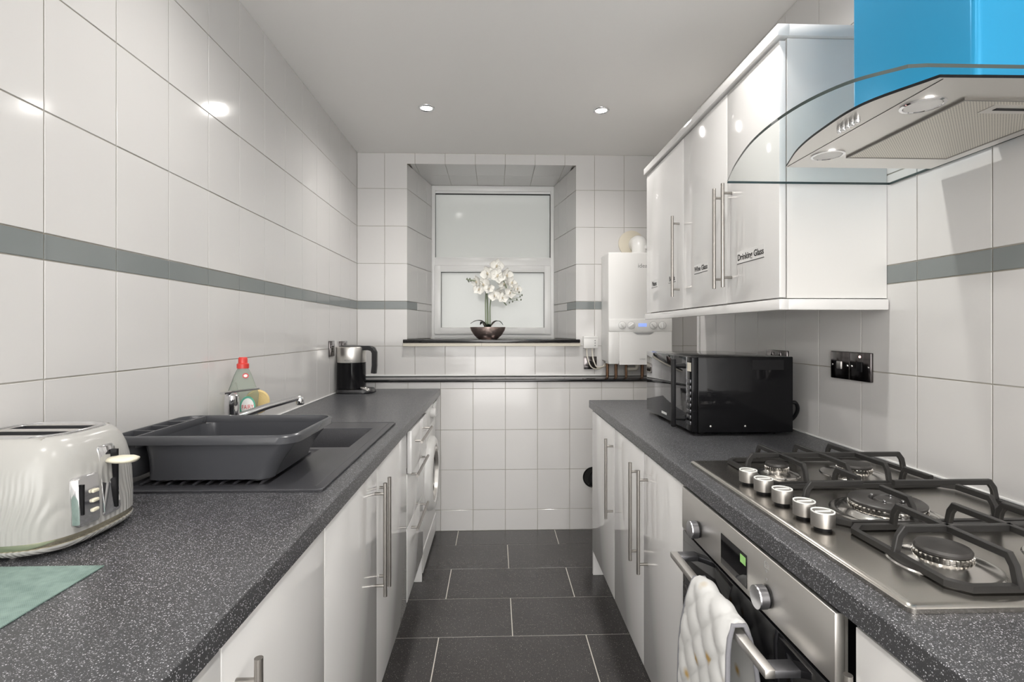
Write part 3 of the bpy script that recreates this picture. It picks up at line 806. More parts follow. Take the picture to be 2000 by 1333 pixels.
# ------------------------------------------------------------------ built-in oven
OX, OY0, OY1 = 0.485, 0.7225, 1.327
t = thing('built_in_oven', 'stainless and black glass built-in oven under the hob', 'oven', (0.75,1.02,0.12))
obj('body', B().box(FR+0.004, XR-0.03, 0.742, 1.309, 0.27, 0.840), 'black_matt', t)
b = B().box(OX, FR+0.004, OY0, OY1, 0.742, 0.8485, 0.002)
cp = obj('control_panel', b, 'steel', t, 40)
obj('top_lip', B().box(FR+0.004, FR+0.016, OY0+0.004, OY1-0.004, 0.842, 0.8475), 'steel', cp)
disp = obj('display', B().box(OX-0.0008, OX+0.002, 0.980, 1.094, 0.754, 0.818), 'black_glass', cp)
b = B().box(OX-0.0012, OX-0.0006, 0.984, 1.006, 0.796, 0.812); obj('lit_digits', b, 'screen_green', disp)
for yy in (1.2217,0.9086):
    b = B().lathe([(0.019,0.0),(0.019,-0.006)], (OX,yy,0.776), 'X', 28); b.mt(0)
    k = obj('knob', b, 'black_matt', cp, 40)
    obj('knob_skirt', B().lathe([(0.0205,-0.004),(0.0205,-0.018)], (OX,yy,0.776), 'X', 30), 'knob_dark', k, 40)
    obj('knob_face', B().lathe([(0.0205,-0.018),(0.0200,-0.0205),(0.001,-0.021)], (OX,yy,0.776), 'X', 30), 'steel_dial', k, 40)
b = B()
for (dy, dz) in ((0,0.044),(0,0.030)): b.box(OX-0.0005, OX+0.001, 0.9065+dy, 0.9105+dy, 0.776+dz, 0.776+dz+0.003)
ring = []
for (y0,y1,z0,z1) in ((0.9015,0.9155,0.826,0.8268),(0.9015,0.9155,0.8372,0.838),(0.9015,0.9023,0.826,0.838),(0.9147,0.9155,0.826,0.838),(0.9062,0.9108,0.8295,0.8302),(0.9062,0.9108,0.8335,0.8342)):
    b.box(OX-0.0005, OX+0.001, y0, y1, z0, z1)
obj('printed_symbol', b, 'print_grey', cp)
door = obj('door', B().box(OX+0.001, FR+0.006, OY0+0.002, OY1-0.002, 0.285, 0.736, 0.002), 'black_glass', t, 40)
door['label'] = 'black glass oven door'
obj('door_edge', B().box(OX+0.004, FR+0.008, OY0+0.001, OY0+0.004, 0.285, 0.845), 'steel', door)
b = B().box(0.428, 0.446, 0.806, 1.252, 0.698, 0.712, 0.002)
hd = obj('handle', b, 'steel', door, 40)
for yy in (0.806,1.222):
    obj('handle_bracket', B().box(0.444, OX+0.002, yy, yy+0.030, 0.699, 0.711, 0.001), 'knob_dark', door, 40)
tag(obj('filler_panel', B().box(FR, FR+0.018, 0.700, 1.350, 0.127, 0.278, 0.0015), 'gloss_white', None, 40), 'white gloss filler panel below the oven', 'panel')

# quilted oven glove over the oven door handle
t = thing('oven_glove', 'quilted white oven glove with grey piping hung over the oven handle', 'oven glove', (0.437,1.0,0.45))
prof = [(0.466,0.520),(0.462,0.60),(0.458,0.68),(0.454,0.708),(0.446,0.721),(0.437,0.7245),(0.428,0.721),(0.421,0.708),(0.416,0.68),(0.410,0.62),(0.407,0.55),(0.405,0.47),(0.404,0.42)]
pp = []
for i in range(len(prof)-1):
    a, c = Vector((*prof[i],0)), Vector((*prof[i+1],0)); m = max(1, int((c-a).length/0.006))
    for k in range(m): pp.append(a.lerp(c, k/m))
pp.append(Vector((*prof[-1],0)))
acc = [0]
for i in range(1,len(pp)): acc.append(acc[-1]+(pp[i]-pp[i-1]).length)
topi = max(range(len(pp)), key=lambda i: pp[i].y); ny = 44
def glove_rows(off, puffy):
    rows_ = []
    for i, p in enumerate(pp):
        s_ = acc[i]-acc[topi]; dn = abs(s_); half = 0.088 + 0.030*min(1, dn/0.16)
        tg = (pp[min(i+1,len(pp)-1)]-pp[max(i-1,0)]).normalized(); nr = Vector((-tg.y, tg.x, 0))
        if nr.dot(p-Vector((0.437,0.600,0))) < 0: nr = -nr
        row = []
        for j in range(ny+1):
            q = j/ny*2-1; y = 1.003 + q*half
            a1 = (s_+y)*PI/0.078; a2 = (s_-y)*PI/0.078
            d = off + (0.0075*math.sqrt(abs(math.sin(a1))*abs(math.sin(a2)))*(1-abs(q)**14) if puffy else 0)
            droop = 0.012*max(0, abs(q)-0.70)/0.30*(1-min(1, dn/0.10))
            row.append((p.x+nr.x*d, y, p.y+nr.y*d-droop*(0 if dn < 0.02 else 1)))
        rows_.append(row)
    return rows_
R1, R0 = glove_rows(0.0045, True), glove_rows(0.0005, False)
b = B(); m_ = len(R1)
vs = [p for r in R1 for p in r]+[p for r in R0 for p in r]; o_ = m_*(ny+1); fs = []
for i in range(m_-1):
    for j in range(ny):
        a = i*(ny+1)+j; fs.append((a,a+1,a+ny+2,a+ny+1)); fs.append((o_+a,o_+a+ny+1,o_+a+ny+2,o_+a+1))
    for j in (0,ny):
        a = i*(ny+1)+j; fs.append((a,a+ny+1,o_+a+ny+1,o_+a))
b.add(vs, fs)
obj('quilted_cloth', b, 'cloth', t, 60)
for j in (0,ny):
    obj('edge_piping', B().tube([((R1[i][j][0]+R0[i][j][0])/2, R1[i][j][1], (R1[i][j][2]+R0[i][j][2])/2) for i in range(0,m_,2)], 0.0045, 8), 'piping', t, 60)
# ------------------------------------------------------------------ sink
t = thing('kitchen_sink', 'black composite inset sink with bowl and ribbed drainer', 'sink', (-0.63,1.6,ZW))
SX0, SX1, SY0, SY1, SZ = -0.885, -0.388, 1.170, 2.020, 0.8965
BX0, BX1, BY0, BY1 = -0.800, -0.447, 1.592, 1.900      # bowl
DX0, DX1, DY0, DY1 = -0.845, -0.527, 1.212, 1.566      # sunken drainer
b = B(); z0 = ZW+0.0003
for (x0,x1,y0,y1) in ((SX0,SX1,SY0,DY0),(SX0,SX1,DY1,BY0),(SX0,SX1,BY1,SY1),(SX0,DX0,DY0,DY1),(DX1,SX1,DY0,DY1),(SX0,BX0,BY0,BY1),(BX1,SX1,BY0,BY1)):
    b.box(x0,x1,y0,y1,z0,SZ)
rim = rrect(SX0+0.001,SX1-0.001,SY0+0.001,SY1-0.001,0.012,SZ-0.0012,4)
b.tube(rim+[rim[0]], 0.0026, 8)
for q in ((DX1+0.062,SY0+0.03,DX1+0.062,SY1-0.02),): b.tube([(SX1-0.022,SY0+0.02,SZ-0.0008),(SX1-0.022,SY1-0.02,SZ-0.0008)], 0.0018, 6)
obj('rim', b, 'sink_stone', t, 40)
b = B().loft([rrect(BX0,BX1,BY0,BY1,0.006,SZ-0.0005), rrect(BX0+0.004,BX1-0.004,BY0+0.004,BY1-0.004,0.02,SZ-0.008), rrect(BX0+0.012,BX1-0.012,BY0+0.012,BY1-0.012,0.04,SZ-0.16), rrect(BX0+0.04,BX1-0.04,BY0+0.04,BY1-0.04,0.04,SZ-0.178)], False, True)
bowl = obj('bowl', b, 'sink_stone', t, 40)
obj('waste', B().lathe([(0.042,0.0005),(0.040,0.003),(0.020,0.002),(0.001,0.0)], (-0.62,1.75,SZ-0.178), n=24), 'chrome', bowl, 40)
b = B().loft([rrect(DX0,DX1,DY0,DY1,0.004,SZ-0.0005), rrect(DX0+0.006,DX1-0.006,DY0+0.006,DY1-0.006,0.01,SZ-0.0045)], False, True)
dr = obj('drainer', b, 'sink_stone', t, 40)
for k in range(10):
    x = DX0+0.022+k*0.0305
    obj('rib', B().tube([(x,DY0+0.010,SZ-0.0045),(x,DY0+0.02,SZ-0.002),(x,DY1-0.03,SZ-0.002),(x,DY1-0.02,SZ-0.0045)], 0.0040, 8), 'sink_stone', dr, 60)

# mixer tap
TX, TY = -0.848, 1.690
t = thing('mixer_tap', 'chrome mixer tap with swung spout behind the dish tub', 'tap', (TX,TY,SZ))
obj('column', B().lathe([(0.027,0.0),(0.027,0.004),(0.0235,0.008),(0.0225,0.045),(0.0185,0.060),(0.0215,0.075),(0.0225,0.120),(0.021,0.148),(0.012,0.156),(0.001,0.157)], (TX,TY,SZ), n=28), 'chrome', t, 40)
b = B().bar([(TX-0.012,TY-0.035,1.0545),(TX+0.004,TY+0.03,1.0555),(TX+0.030,TY+0.110,1.0535)], 0.020, 0.007, (0.95,-0.28,0))
obj('lever', b, 'chrome', t, 40)
b = B().tube([(TX+0.008,TY+0.012,0.972),(TX+0.03,TY+0.04,0.980),(-0.775,1.790,0.995),(-0.715,1.873,1.009),(-0.706,1.886,1.009)], [0.012,0.012,0.0105,0.0095,0.0095], 14)
sp = obj('spout', b, 'chrome', t, 50)
obj('aerator', B().lathe([(0.0135,-0.018),(0.0145,-0.014),(0.0145,0.006),(0.012,0.010),(0.001,0.011)], (-0.705,1.888,1.004), n=24), 'chrome', sp, 40)

# washing-up liquid and sponge
bx_, by_ = -0.868, 1.805
t = thing('dish_soap_bottle', 'clear green dish soap bottle with red cap behind the tap', 'bottle', (bx_,by_,SZ))
prof = [(0.040,0.0),(0.045,0.004),(0.046,0.05),(0.047,0.10),(0.050,0.135),(0.047,0.146),(0.038,0.172),(0.027,0.205),(0.019,0.222),(0.015,0.228),(0.014,0.231)]
b = B().lathe(prof, (bx_,by_,SZ), n=32, sx=0.62, sy=1.0)
obj('bottle_body', b.move(Matrix.Translation((bx_,by_,0)) @ Matrix.Rotation(-1.0,4,'Z') @ Matrix.Translation((-bx_,-by_,0))), 'green_liquid', t, 50)
obj('cap', B().lathe([(0.0195,0.227),(0.0195,0.242),(0.0145,0.245),(0.0145,0.262),(0.012,0.265),(0.001,0.265)], (bx_,by_,SZ), n=24), 'red_plastic', t, 40)
# label facing the camera
dirv = Vector((-bx_,-by_,0)).normalized(); rgt = Vector((-dirv.y,dirv.x,0)); up = Vector((0,0,1))
def lbl(cx, cz, off): 
    return Matrix.Translation(Vector((bx_,by_,SZ+cz)) + rgt*cx + dirv*off) @ Matrix((rgt,up,dirv)).transposed().to_4x4()
b = B()
mx = lbl(0.014,0.098,0.0445)
def disc(mx, a, c, z, n=28): return [tuple(mx @ Vector((a*math.cos(2*PI*i/n), c*math.sin(2*PI*i/n), z))) for i in range(n)]
b.loft([disc(mx,0.024,0.036,-0.012), disc(mx,0.024,0.036,0.0)]); b.mt(1).loft([disc(mx,0.0195,0.030,0.0002), disc(mx,0.0195,0.030,0.0008)])
b.mt(2).text('FAIRY', 0.0140, mx @ Matrix.Translation((0.0,0.0,0.0014)) @ Matrix.Scale(1.5,4,(0,1,0)))
obj('label', b, ['label_green','label_white','print_red'], t)
mx = lbl(0.008,0.203,0.030)
b = B().loft([disc(mx,0.0095,0.0085,-0.004), disc(mx,0.0095,0.0085,0.0)]); b.mt(1).loft([disc(mx,0.006,0.005,0.0002), disc(mx,0.006,0.005,0.0006)])
obj('neck_badge', b, ['print_red','label_white'], t)
b = B().lathe([(0.040,-0.018),(0.043,-0.012),(0.043,0.012),(0.040,0.018)], (0,0,0), 'Y', 32)
o = obj('scrubbing_sponge', b, 'sponge', None, 40); o.rotation_euler = (0,0,0.40)
o.location = (-0.862,1.895,SZ+0.0995)
tag(o, 'round yellow scrubbing sponge beside the dish soap bottle', 'sponge')
pst = thing('sponge_stand', 'small chrome sponge stand behind the spout', 'stand', (-0.862,1.895,SZ))
obj('foot', B().lathe([(0.030,0.0),(0.030,0.004),(0.006,0.006)], (-0.862,1.895,SZ), n=24), 'chrome', pst, 40)
obj('post', B().lathe([(0.005,0.004),(0.005,0.0555)], (-0.862,1.895,SZ), n=12), 'chrome', pst, 40)

# dish tub with cutlery compartments
t = thing('dish_tub', 'dark grey plastic dish tub with cutlery compartments on the drainer', 'dish tub', (-0.67,1.36,SZ))
RX0, RX1, RY0, RY1, RZ = -0.888, -0.462, 1.205, 1.512, 1.010
mx0 = -0.826                       # divider between tub and cutlery rack
b = B()
r_ = 0.045
# outer rim band (hollow): outside ring, top, inside ring
ro = [rrect(RX0,RX1,RY0,RY1,r_,RZ-0.020,7), rrect(RX0-0.001,RX1+0.001,RY0-0.001,RY1+0.001,r_,RZ-0.004,7), rrect(RX0+0.003,RX1-0.003,RY0+0.003,RY1-0.003,r_-0.002,RZ,7), rrect(RX0+0.008,RX1-0.008,RY0+0.008,RY1-0.008,r_-0.006,RZ,7), rrect(RX0+0.010,RX1-0.010,RY0+0.010,RY1-0.010,r_-0.008,RZ-0.006,7), rrect(RX0+0.010,RX1-0.010,RY0+0.010,RY1-0.010,r_-0.008,RZ-0.020,7)]
b.loft(ro, False, False)
n_ = len(ro[0]); b.add(ro[0]+ro[-1], [(i,(i+1)%n_,n_+(i+1)%n_,n_+i) for i in range(n_)])
obj('rim', b, 'basin_plastic', t, 50)
zb = SZ+0.0078
b = B()
ix0, ix1, iy0, iy1 = mx0+0.002, RX1-0.011, RY0+0.011, RY1-0.011
bx0, bx1, by0, by1 = mx0+0.008, RX1-0.066, RY0+0.022, RY1-0.014
lev = [(0.0,RZ-0.0195,0.036),(0.10,RZ-0.028,0.038),(0.55,RZ-0.060,0.040),(0.85,zb+0.020,0.036),(0.97,zb+0.004,0.032),(1.0,zb,0.030)]
def ringl(k, z, r, o): return rrect(ix0+(bx0-ix0)*k+o, ix1+(bx1-ix1)*k-o, iy0+(by0-iy0)*k+o, iy1+(by1-iy1)*k-o, r, z, 7)
b.loft([ringl(k,z,r,0) for k,z,r in lev], False, True)
b.loft([ringl(k,max(z,zb+0.003),r-0.002,0.0025) for k,z,r in lev], False, True)
obj('tub', b, 'basin_plastic', t, 50)
b = B(); cy0, cy1 = RY0+0.012, 1.420
b.box(mx0-0.003, mx0+0.002, RY0+0.009, RY1-0.012, RZ-0.0285, RZ-0.0005, 0.001)
for yy in (1.285,1.350,1.417): b.box(RX0+0.009, mx0-0.002, yy-0.002, yy+0.002, RZ-0.075, RZ-0.001)
b.loft([rrect(RX0+0.010,mx0-0.004,cy0,cy1,0.022,RZ-0.019,6), rrect(RX0+0.014,mx0-0.008,cy0+0.006,cy1-0.004,0.020,zb+0.012,6), rrect(RX0+0.017,mx0-0.011,cy0+0.010,cy1-0.008,0.018,zb+0.006,6)], False, True)
obj('cutlery_rack', b, 'basin_plastic', t, 50)
obj('rack_shelf', B().box(RX0+0.010, mx0+0.001, 1.418, RY1-0.011, RZ-0.010, RZ-0.007), 'basin_plastic', t)
for (x,y) in ((bx0+0.035,by0+0.03),(bx1-0.035,by0+0.03),(bx0+0.035,by1-0.03),(bx1-0.035,by1-0.03)):
    obj('foot', B().lathe([(0.022,-0.0055),(0.024,0.001)], (x,y,zb), n=18), 'knob_dark', t, 40)

# ------------------------------------------------------------------ toaster and placemat
cx, cy = -0.803, 0.937
t = thing('toaster', 'cream ribbed toaster with chrome controls and gold base band', 'toaster', (cx,cy,ZW))
b = B().loft([selli(cx,cy,0.100,0.098,0.897), selli(cx,cy,0.114,0.112,0.899), selli(cx,cy,0.1185,0.1165,0.905), selli(cx,cy,0.1185,0.1165,0.908)])
obj('base', b, 'toaster_cream', t, 50)
obj('gold_band', B().loft([selli(cx,cy,0.1165,0.1145,0.9075), selli(cx,cy,0.1175,0.1155,0.909), selli(cx,cy,0.1165,0.1145,0.9185)]), 'gold', t, 50)
b = B().loft([selli(cx,cy,0.1180,0.1160,0.9185), selli(cx,cy,0.1185,0.1165,0.95), selli(cx,cy,0.1170,0.1145,0.99), selli(cx,cy,0.1145,0.1100,1.02), selli(cx,cy,0.1105,0.1040,1.042), selli(cx,cy,0.1050,0.0970,1.058), selli(cx,cy,0.0985,0.0900,1.069), selli(cx,cy,0.091,0.0825,1.0755), selli(cx,cy,0.085,0.0765,1.0775), selli(cx,cy,0.083,0.0745,1.0765), selli(cx,cy,0.082,0.0735,1.060)], False, False)
shell = obj('shell', b, 'toaster_cream', t, 60)
# chrome top with two long slots
b = B(); zt = 1.0765; a_, c_ = 0.083, 0.0745
def strip(y0, y1, x0, x1): b.box(cx+x0, cx+x1, cy+y0, cy+y1, zt-0.012, zt+0.0005)
strip(-0.0745,-0.046,-0.066,0.066); strip(-0.012,0.012,-0.072,0.072); strip(0.046,0.0745,-0.066,0.066)
strip(-0.046,-0.012,-0.078,-0.066); strip(0.012,0.046,-0.078,-0.066); strip(-0.046,-0.012,0.066,0.078); strip(0.012,0.046,0.066,0.078)
obj('top_plate', b, 'steel', t)
obj('chrome_surround', B().loft([selli(cx,cy,0.0845,0.076,1.0768), selli(cx,cy,0.081,0.0725,1.0805), selli(cx,cy,0.074,0.066,1.0795), selli(cx,cy,0.072,0.064,1.0765)], False, False), 'chrome', t, 60)
for yy in (-0.029,0.029):
    b = B(); y0, y1, x0, x1 = cy+yy-0.0168, cy+yy+0.0168, cx-0.0655, cx+0.0655
    b.add([(x0,y0,zt),(x1,y0,zt),(x1,y1,zt),(x0,y1,zt),(x0,y0,0.95),(x1,y0,0.95),(x1,y1,0.95),(x0,y1,0.95)], [(4,5,6,7),(0,1,5,4),(1,2,6,5),(2,3,7,6),(3,0,4,7)])
    obj('slot', b, 'knob_dark', t)
# end face towards the room: browning panel and lever track
xe = cx+0.1165
def tilt_panel(y0, y1, z0, z1, th, m, name, par, lean=0.0, r=0.006):
    b = B(); o = rrect(y0,y1,z0,z1,r,0,4)
    def X(z): 
        k = max(0,(z-0.96))/0.10
        return xe - 0.0150*k*k
    b.loft([[(X(p[1])-0.006,p[0],p[1]) for p in o],[(X(p[1])+th*0.6,p[0],p[1]) for p in o],[(X(p[1])+th,p[0]*0.94+(y0+y1)/2*0.06,p[1]*0.96+(z0+z1)/2*0.04) for p in o]])
    return obj(name, b, m, par, 50)
dp = tilt_panel(0.866,0.912,0.928,1.010,0.007,'chrome','browning_panel',t)
obj('dial_slot', B().box(xe+0.0045,xe+0.0080,0.872,0.876,0.948,0.998), 'black_matt', dp)
for k in range(3): obj('button', B().box(xe+0.0045,xe+0.0095,0.893,0.907,0.946+k*0.016,0.952+k*0.016,0.002), 'knob_beige', dp, 40)
lv = tilt_panel(0.922,0.962,0.928,1.050,0.006,'chrome','lever_track',t)
obj('track_slot', B().box(xe-0.004,xe+0.0072,0.949,0.954,0.936,1.040), 'black_matt', lv)
b = B().lathe([(0.001,-0.024),(0.012,-0.021),(0.0155,-0.008),(0.0155,0.010),(0.011,0.020),(0.001,0.023)], (0,0,0), 'X', 20)
b.move(Matrix.Translation((xe+0.020,0.948,1.022)) @ Matrix.Scale(0.42,4,(0,0,1)) @ Matrix.Scale(1.25,4,(0,1,0)))
obj('lever_knob', b, 'knob_beige', t, 60)
b = B()
for (y0,y1,z0,z1) in ((0.905,0.911,1.046,1.047),(0.905,0.911,1.036,1.037),(0.9075,0.9085,1.036,1.047)): b.box(xe-0.0118,xe-0.0100,y0,y1,z0,z1)
obj('printed_mark', b, 'print_grey', t)
for a in (0.5,1.2,2.2,3.6,4.4,5.1,5.8):
    obj('foot', B().lathe([(0.006,0.0003),(0.009,0.008)], (cx+0.095*math.cos(a),cy+0.095*math.sin(a),ZW), n=12), 'toaster_cream', t, 40)
tag(obj('placemat', B().box(-0.905, -0.599, 0.30, 0.811, ZW+0.0002, ZW+0.0022, 0.0006), 'teal_mat'), 'teal woven placemat on the worktop in front of the toaster', 'placemat')

# ------------------------------------------------------------------ kettle
kx, ky = -0.842, 3.055
t = thing('electric_kettle', 'black and steel electric kettle on its base in the far corner', 'kettle', (kx,ky,ZW))
b = B().loft([rrect(kx-0.078,kx+0.135,ky-0.085,ky+0.085,0.06,ZW,6), rrect(kx-0.080,kx+0.137,ky-0.087,ky+0.087,0.06,ZW+0.010,6), rrect(kx-0.076,kx+0.125,ky-0.083,ky+0.083,0.06,ZW+0.024,6)])
kb = obj('power_base', b, 'black_plastic', t, 40)
b = B()
ang = Matrix.Translation((kx+0.098,ky-0.040,ZW+0.024)) @ Matrix.Rotation(0.35,4,'Y') @ Matrix.Rotation(-0.3,4,'Z')
b.box(-0.028,0.028,-0.030,0.030,-0.006,0.005,0.004); b.move(ang)
pad = obj('control_pad', b, 'steel', kb, 40)
for k in range(2): obj('button', B().lathe([(0.008,0.004),(0.008,0.007),(0.001,0.0075)], (-0.010+k*0.020,0,0), n=14).move(ang), 'chrome', pad, 40)
obj('body', B().lathe([(0.076,0.0265),(0.083,0.028),(0.083,0.04),(0.0815,0.178)], (kx,ky,ZW), n=40), 'black_gloss', t, 40)
b = B().lathe([(0.0815,0.178),(0.0825,0.180),(0.081,0.262),(0.078,0.268),(0.072,0.270)], (kx,ky,ZW), n=40)
stl = obj('steel_collar', b, 'steel', t, 40)
mx = Matrix.Translation((kx+0.004,ky-0.0835,ZW+0.192)) @ Matrix(((1,0,0,0),(0,0,-1,0),(0,1,0,0),(0,0,0,1)))
obj('brand_print', B().text('BOSCH', 0.014, mx), 'print_grey', stl)
obj('lid', B().lathe([(0.071,0.2685),(0.069,0.274),(0.03,0.278),(0.001,0.278)], (kx,ky,ZW), n=36), 'black_plastic', t, 40)
b = B().loft([[(kx-0.070,ky-0.035,ZW+0.20),(kx-0.070,ky+0.035,ZW+0.20),(kx-0.076,ky,ZW+0.19)],[(kx-0.074,ky-0.030,ZW+0.267),(kx-0.074,ky+0.030,ZW+0.267),(kx-0.104,ky,ZW+0.270)]])
obj('spout', b, 'steel', t)
hp = [(kx+0.060,ky-0.020,ZW+0.262),(kx+0.110,ky-0.030,ZW+0.262),(kx+0.132,ky-0.034,ZW+0.255),(kx+0.142,ky-0.036,ZW+0.235),(kx+0.142,ky-0.036,ZW+0.16),(kx+0.137,ky-0.035,ZW+0.115)]
obj('handle', B().bar(hp, 0.034, 0.026, (0.18,0.98,0)), 'black_plastic', t, 40)

# ------------------------------------------------------------------ microwave
MX0, MX1, MY0, MY1, MZ0, MZ1 = 0.672, 1.025, 1.745, 2.272, 0.903, 1.163
t = thing('microwave_oven', 'black glossy microwave oven on the worktop below the wall cabinets', 'microwave', (0.85,2.0,ZW))
obj('casing', B().box(MX0+0.022, MX1, MY0, MY1, MZ0, MZ1, 0.003), 'black_gloss', t, 40)
dr_ = obj('door', B().box(MX0, MX0+0.021, MY0+0.052, MY1, MZ0+0.002, MZ1-0.001, 0.0025), 'black_mirror', t, 40)
b = B()
mx = Matrix.Translation((MX0-0.0004, 2.035, 0.925)) @ Matrix(((0,0,-1,0),(-1,0,0,0),(0,1,0,0),(0,0,0,1)))
for k in range(6): b.box(MX0-0.0008, MX0-0.0001, 2.005+k*0.0105, 2.012+k*0.0105, 0.921, 0.930)
obj('maker_mark', b, 'label_white', dr_)
hx = MX0-0.040
b = B().box(hx-0.007, hx+0.007, MY0+0.060, MY0+0.076, 0.912, 1.152, 0.002)
hh = obj('handle', b, 'black_matt', dr_, 40)
for zz in (0.942,1.128): obj('handle_post', B().tube([(hx,MY0+0.068,zz),(MX0-0.012,MY0+0.068,zz),(MX0,MY0+0.068,zz)], [0.006,0.008,0.010], 10), 'black_matt', dr_, 40)
pn = obj('control_panel', B().box(MX0, MX0+0.021, MY0, MY0+0.050, MZ0+0.002, MZ1-0.001, 0.0025), 'black_gloss', t, 40)
obj('display', B().box(MX0-0.0006, MX0+0.001, MY0+0.008, MY0+0.042, 1.112, 1.142), 'cream_white', pn)
for k in range(8): obj('button', B().box(MX0-0.003, MX0+0.002, MY0+0.008, MY0+0.042, 0.928+k*0.0205, 0.9405+k*0.0205, 0.0015), 'knob_dark', pn, 40)
b = B().box(MX0+0.21, MX0+0.32, MY0-0.0006, MY0+0.002, 1.118, 1.152)
obj('side_vent', b, 'black_matt', t)
for x in (MX0+0.065, MX0+0.185): obj('screw', B().lathe([(0.0035,0),(0.003,-0.0015),(0.0005,-0.002)], (x,MY0,0.925), 'Y', 12), 'steel', t)
for (x,y) in ((MX0+0.05,MY0+0.05),(MX1-0.05,MY0+0.05),(MX0+0.05,MY1-0.05),(MX1-0.05,MY1-0.05)):
    obj('foot', B().lathe([(0.014,0.0),(0.016,0.0125)], (x,y,ZW), n=16), 'black_matt', t, 40)
tag(obj('power_cable', B().tube(smooth([(MX1+0.012,1.80,0.99),(MX1+0.030,1.785,1.0),(MX1+0.048,1.80,0.97),(MX1+0.042,1.83,0.93),(MX1+0.03,1.90,0.9),(MX1+0.03,2.0,0.8985),(MX1+0.035,2.2,0.8985)]), 0.0065, 8), 'black_matt', None, 60), 'black power cable looped behind the microwave', 'cable')

# ------------------------------------------------------------------ sockets
def plate(name, label, cat, wallx, y0, y1, z0, z1, side, parts):
    """black nickel accessory on a side wall; side=+1 stands out towards +X"""
    t = thing(name, label, cat, (wallx,(y0+y1)/2,z0))
    n = parts; w = (y1-y0)/n
    for i in range(n):
        a, c = y0+i*w, y0+(i+1)*w
        p = obj('face_plate', B().box(wallx, wallx+side*0.009, a+0.0008, c-0.0008, z0, z1, 0.0025), 'black_nickel', t, 40)
        for yy in (a+0.010, c-0.010): obj('screw', B().lathe([(0.0035,0.0),(0.003,side*0.0012),(0.0005,side*0.0015)], (wallx+side*0.009,yy,(z0+z1)/2), 'X', 12), 'chrome', p)
        yield p, a, c, side
def sw(wallx, p, y, z, side, m='black_nickel', w=0.016, h=0.022):
    obj('rocker', B().box(wallx+side*0.008, wallx+side*0.0125, y-w/2, y+w/2, z-h/2, z+h/2, 0.0015), m, p, 40)
ps = list(plate('switch_plate', 'twin black nickel switch plate with red neon above the hob', 'switch', XR, 1.452, 1.632, 1.102, 1.188, -1, 2))
sw(XR, ps[0][0], (ps[0][1]+ps[0][2])/2, 1.145, -1, 'black_matt', 0.022, 0.030)
obj('neon', B().lathe([(0.0035,0.0),(0.003,-0.0015),(0.0005,-0.002)], (XR-0.009,(ps[0][1]+ps[0][2])/2,1.175), 'X', 10), 'neon_red', ps[0][0])
sw(XR, ps[1][0], (ps[1][1]+ps[1][2])/2, 1.145, -1, 'steel', 0.022, 0.024)
ps = list(plate('socket', 'black nickel double socket half hidden behind the microwave', 'socket', XR, 1.880, 2.026, 1.092, 1.178, -1, 1))
for yy in (1.925,1.98): sw(XR, ps[0][0], yy, 1.160, -1)
ps = list(plate('socket', 'black nickel single socket on the tiles left of the kettle', 'socket', XL, 2.893, 2.979, 1.108, 1.196, 1, 1))
sw(XL, ps[0][0], 2.915, 1.165, 1)
b = B()
for (y,z,w,h) in ((2.936,1.150,0.004,0.008),(2.926,1.135,0.007,0.004),(2.946,1.135,0.007,0.004)): b.box(XL+0.0085,XL+0.0095,y-w/2,y+w/2,z-h/2,z+h/2)
obj('pin_holes', b, 'dark_hole', ps[0][0])
ps = list(plate('socket', 'black nickel double socket just above the kettle', 'socket', XL, 3.085, 3.231, 1.104, 1.190, 1, 1))
for yy in (3.13,3.19): sw(XL, ps[0][0], yy, 1.168, 1)

# ------------------------------------------------------------------ boiler corner
X0, X1, YF_, YB, Z0, Z1 = 0.720, 1.132, 3.270, YU-0.002, 1.036, 1.754
t = thing('gas_boiler', 'white wall-hung gas boiler with control dials in the far corner', 'boiler', (0.926,3.38,Z0))
obj('casing', B().box(X0, X1, YF_, YB, Z0+0.018, Z1, 0.007, 3), 'satin_white', t, 40)
obj('lower_cover', B().box(X0+0.002, X0+0.068, YF_-0.003, YF_+0.1, Z0+0.004, 1.245, 0.004), 'satin_white', t, 40)
b = B().loft([rrect(X0+0.070,X1-0.002,YF_-0.006,YF_+0.1,0.006,Z0), rrect(X0+0.070,X1-0.002,YF_-0.008,YF_+0.1,0.006,1.243)])
dc = obj('drop_down_cover', b, 'satin_white', t, 40)
b = B().loft([[(0.875,YF_-0.0095,1.243),(1.012,YF_-0.0095,1.243),(0.985,YF_-0.0095,1.229),(0.903,YF_-0.0095,1.229)],[(0.875,YF_-0.0060,1.243),(1.012,YF_-0.0060,1.243),(0.985,YF_-0.0060,1.229),(0.903,YF_-0.0060,1.229)]])
obj('finger_pull', b, 'print_grey', dc)
cp = obj('control_strip', B().box(X0+0.002, X1-0.002, YF_-0.006, YF_+0.05, 1.249, 1.328, 0.004), 'satin_white', t, 40)
for k, (x, a) in enumerate(((0.808,0.8),(0.866,-0.6),(1.008,0.8),(1.066,1.5))):
    kn = obj('dial', B().lathe([(0.024,-0.001),(0.023,-0.004),(0.019,-0.006)], (x,YF_-0.006,1.288), 'Y', 26), 'satin_white', cp, 40)
    obj('dial_ring', B().lathe([(0.0245,-0.0015),(0.0245,-0.0035),(0.0225,-0.0035),(0.0225,-0.0015)], (x,YF_-0.0062,1.288), 'Y', 26, False, False), 'print_grey', kn, 40)
    g = B().box(-0.018,0.018,-0.010,0,-0.0045,0.0045,0.002).move(Matrix.Translation((x,YF_-0.010,1.288)) @ Matrix.Rotation(a,4,'Y'))
    obj('dial_grip', g, 'upvc', kn, 40)
obj('display', B().box(0.912,0.965,YF_-0.0075,YF_,1.279,1.300), 'screen_blue', cp)
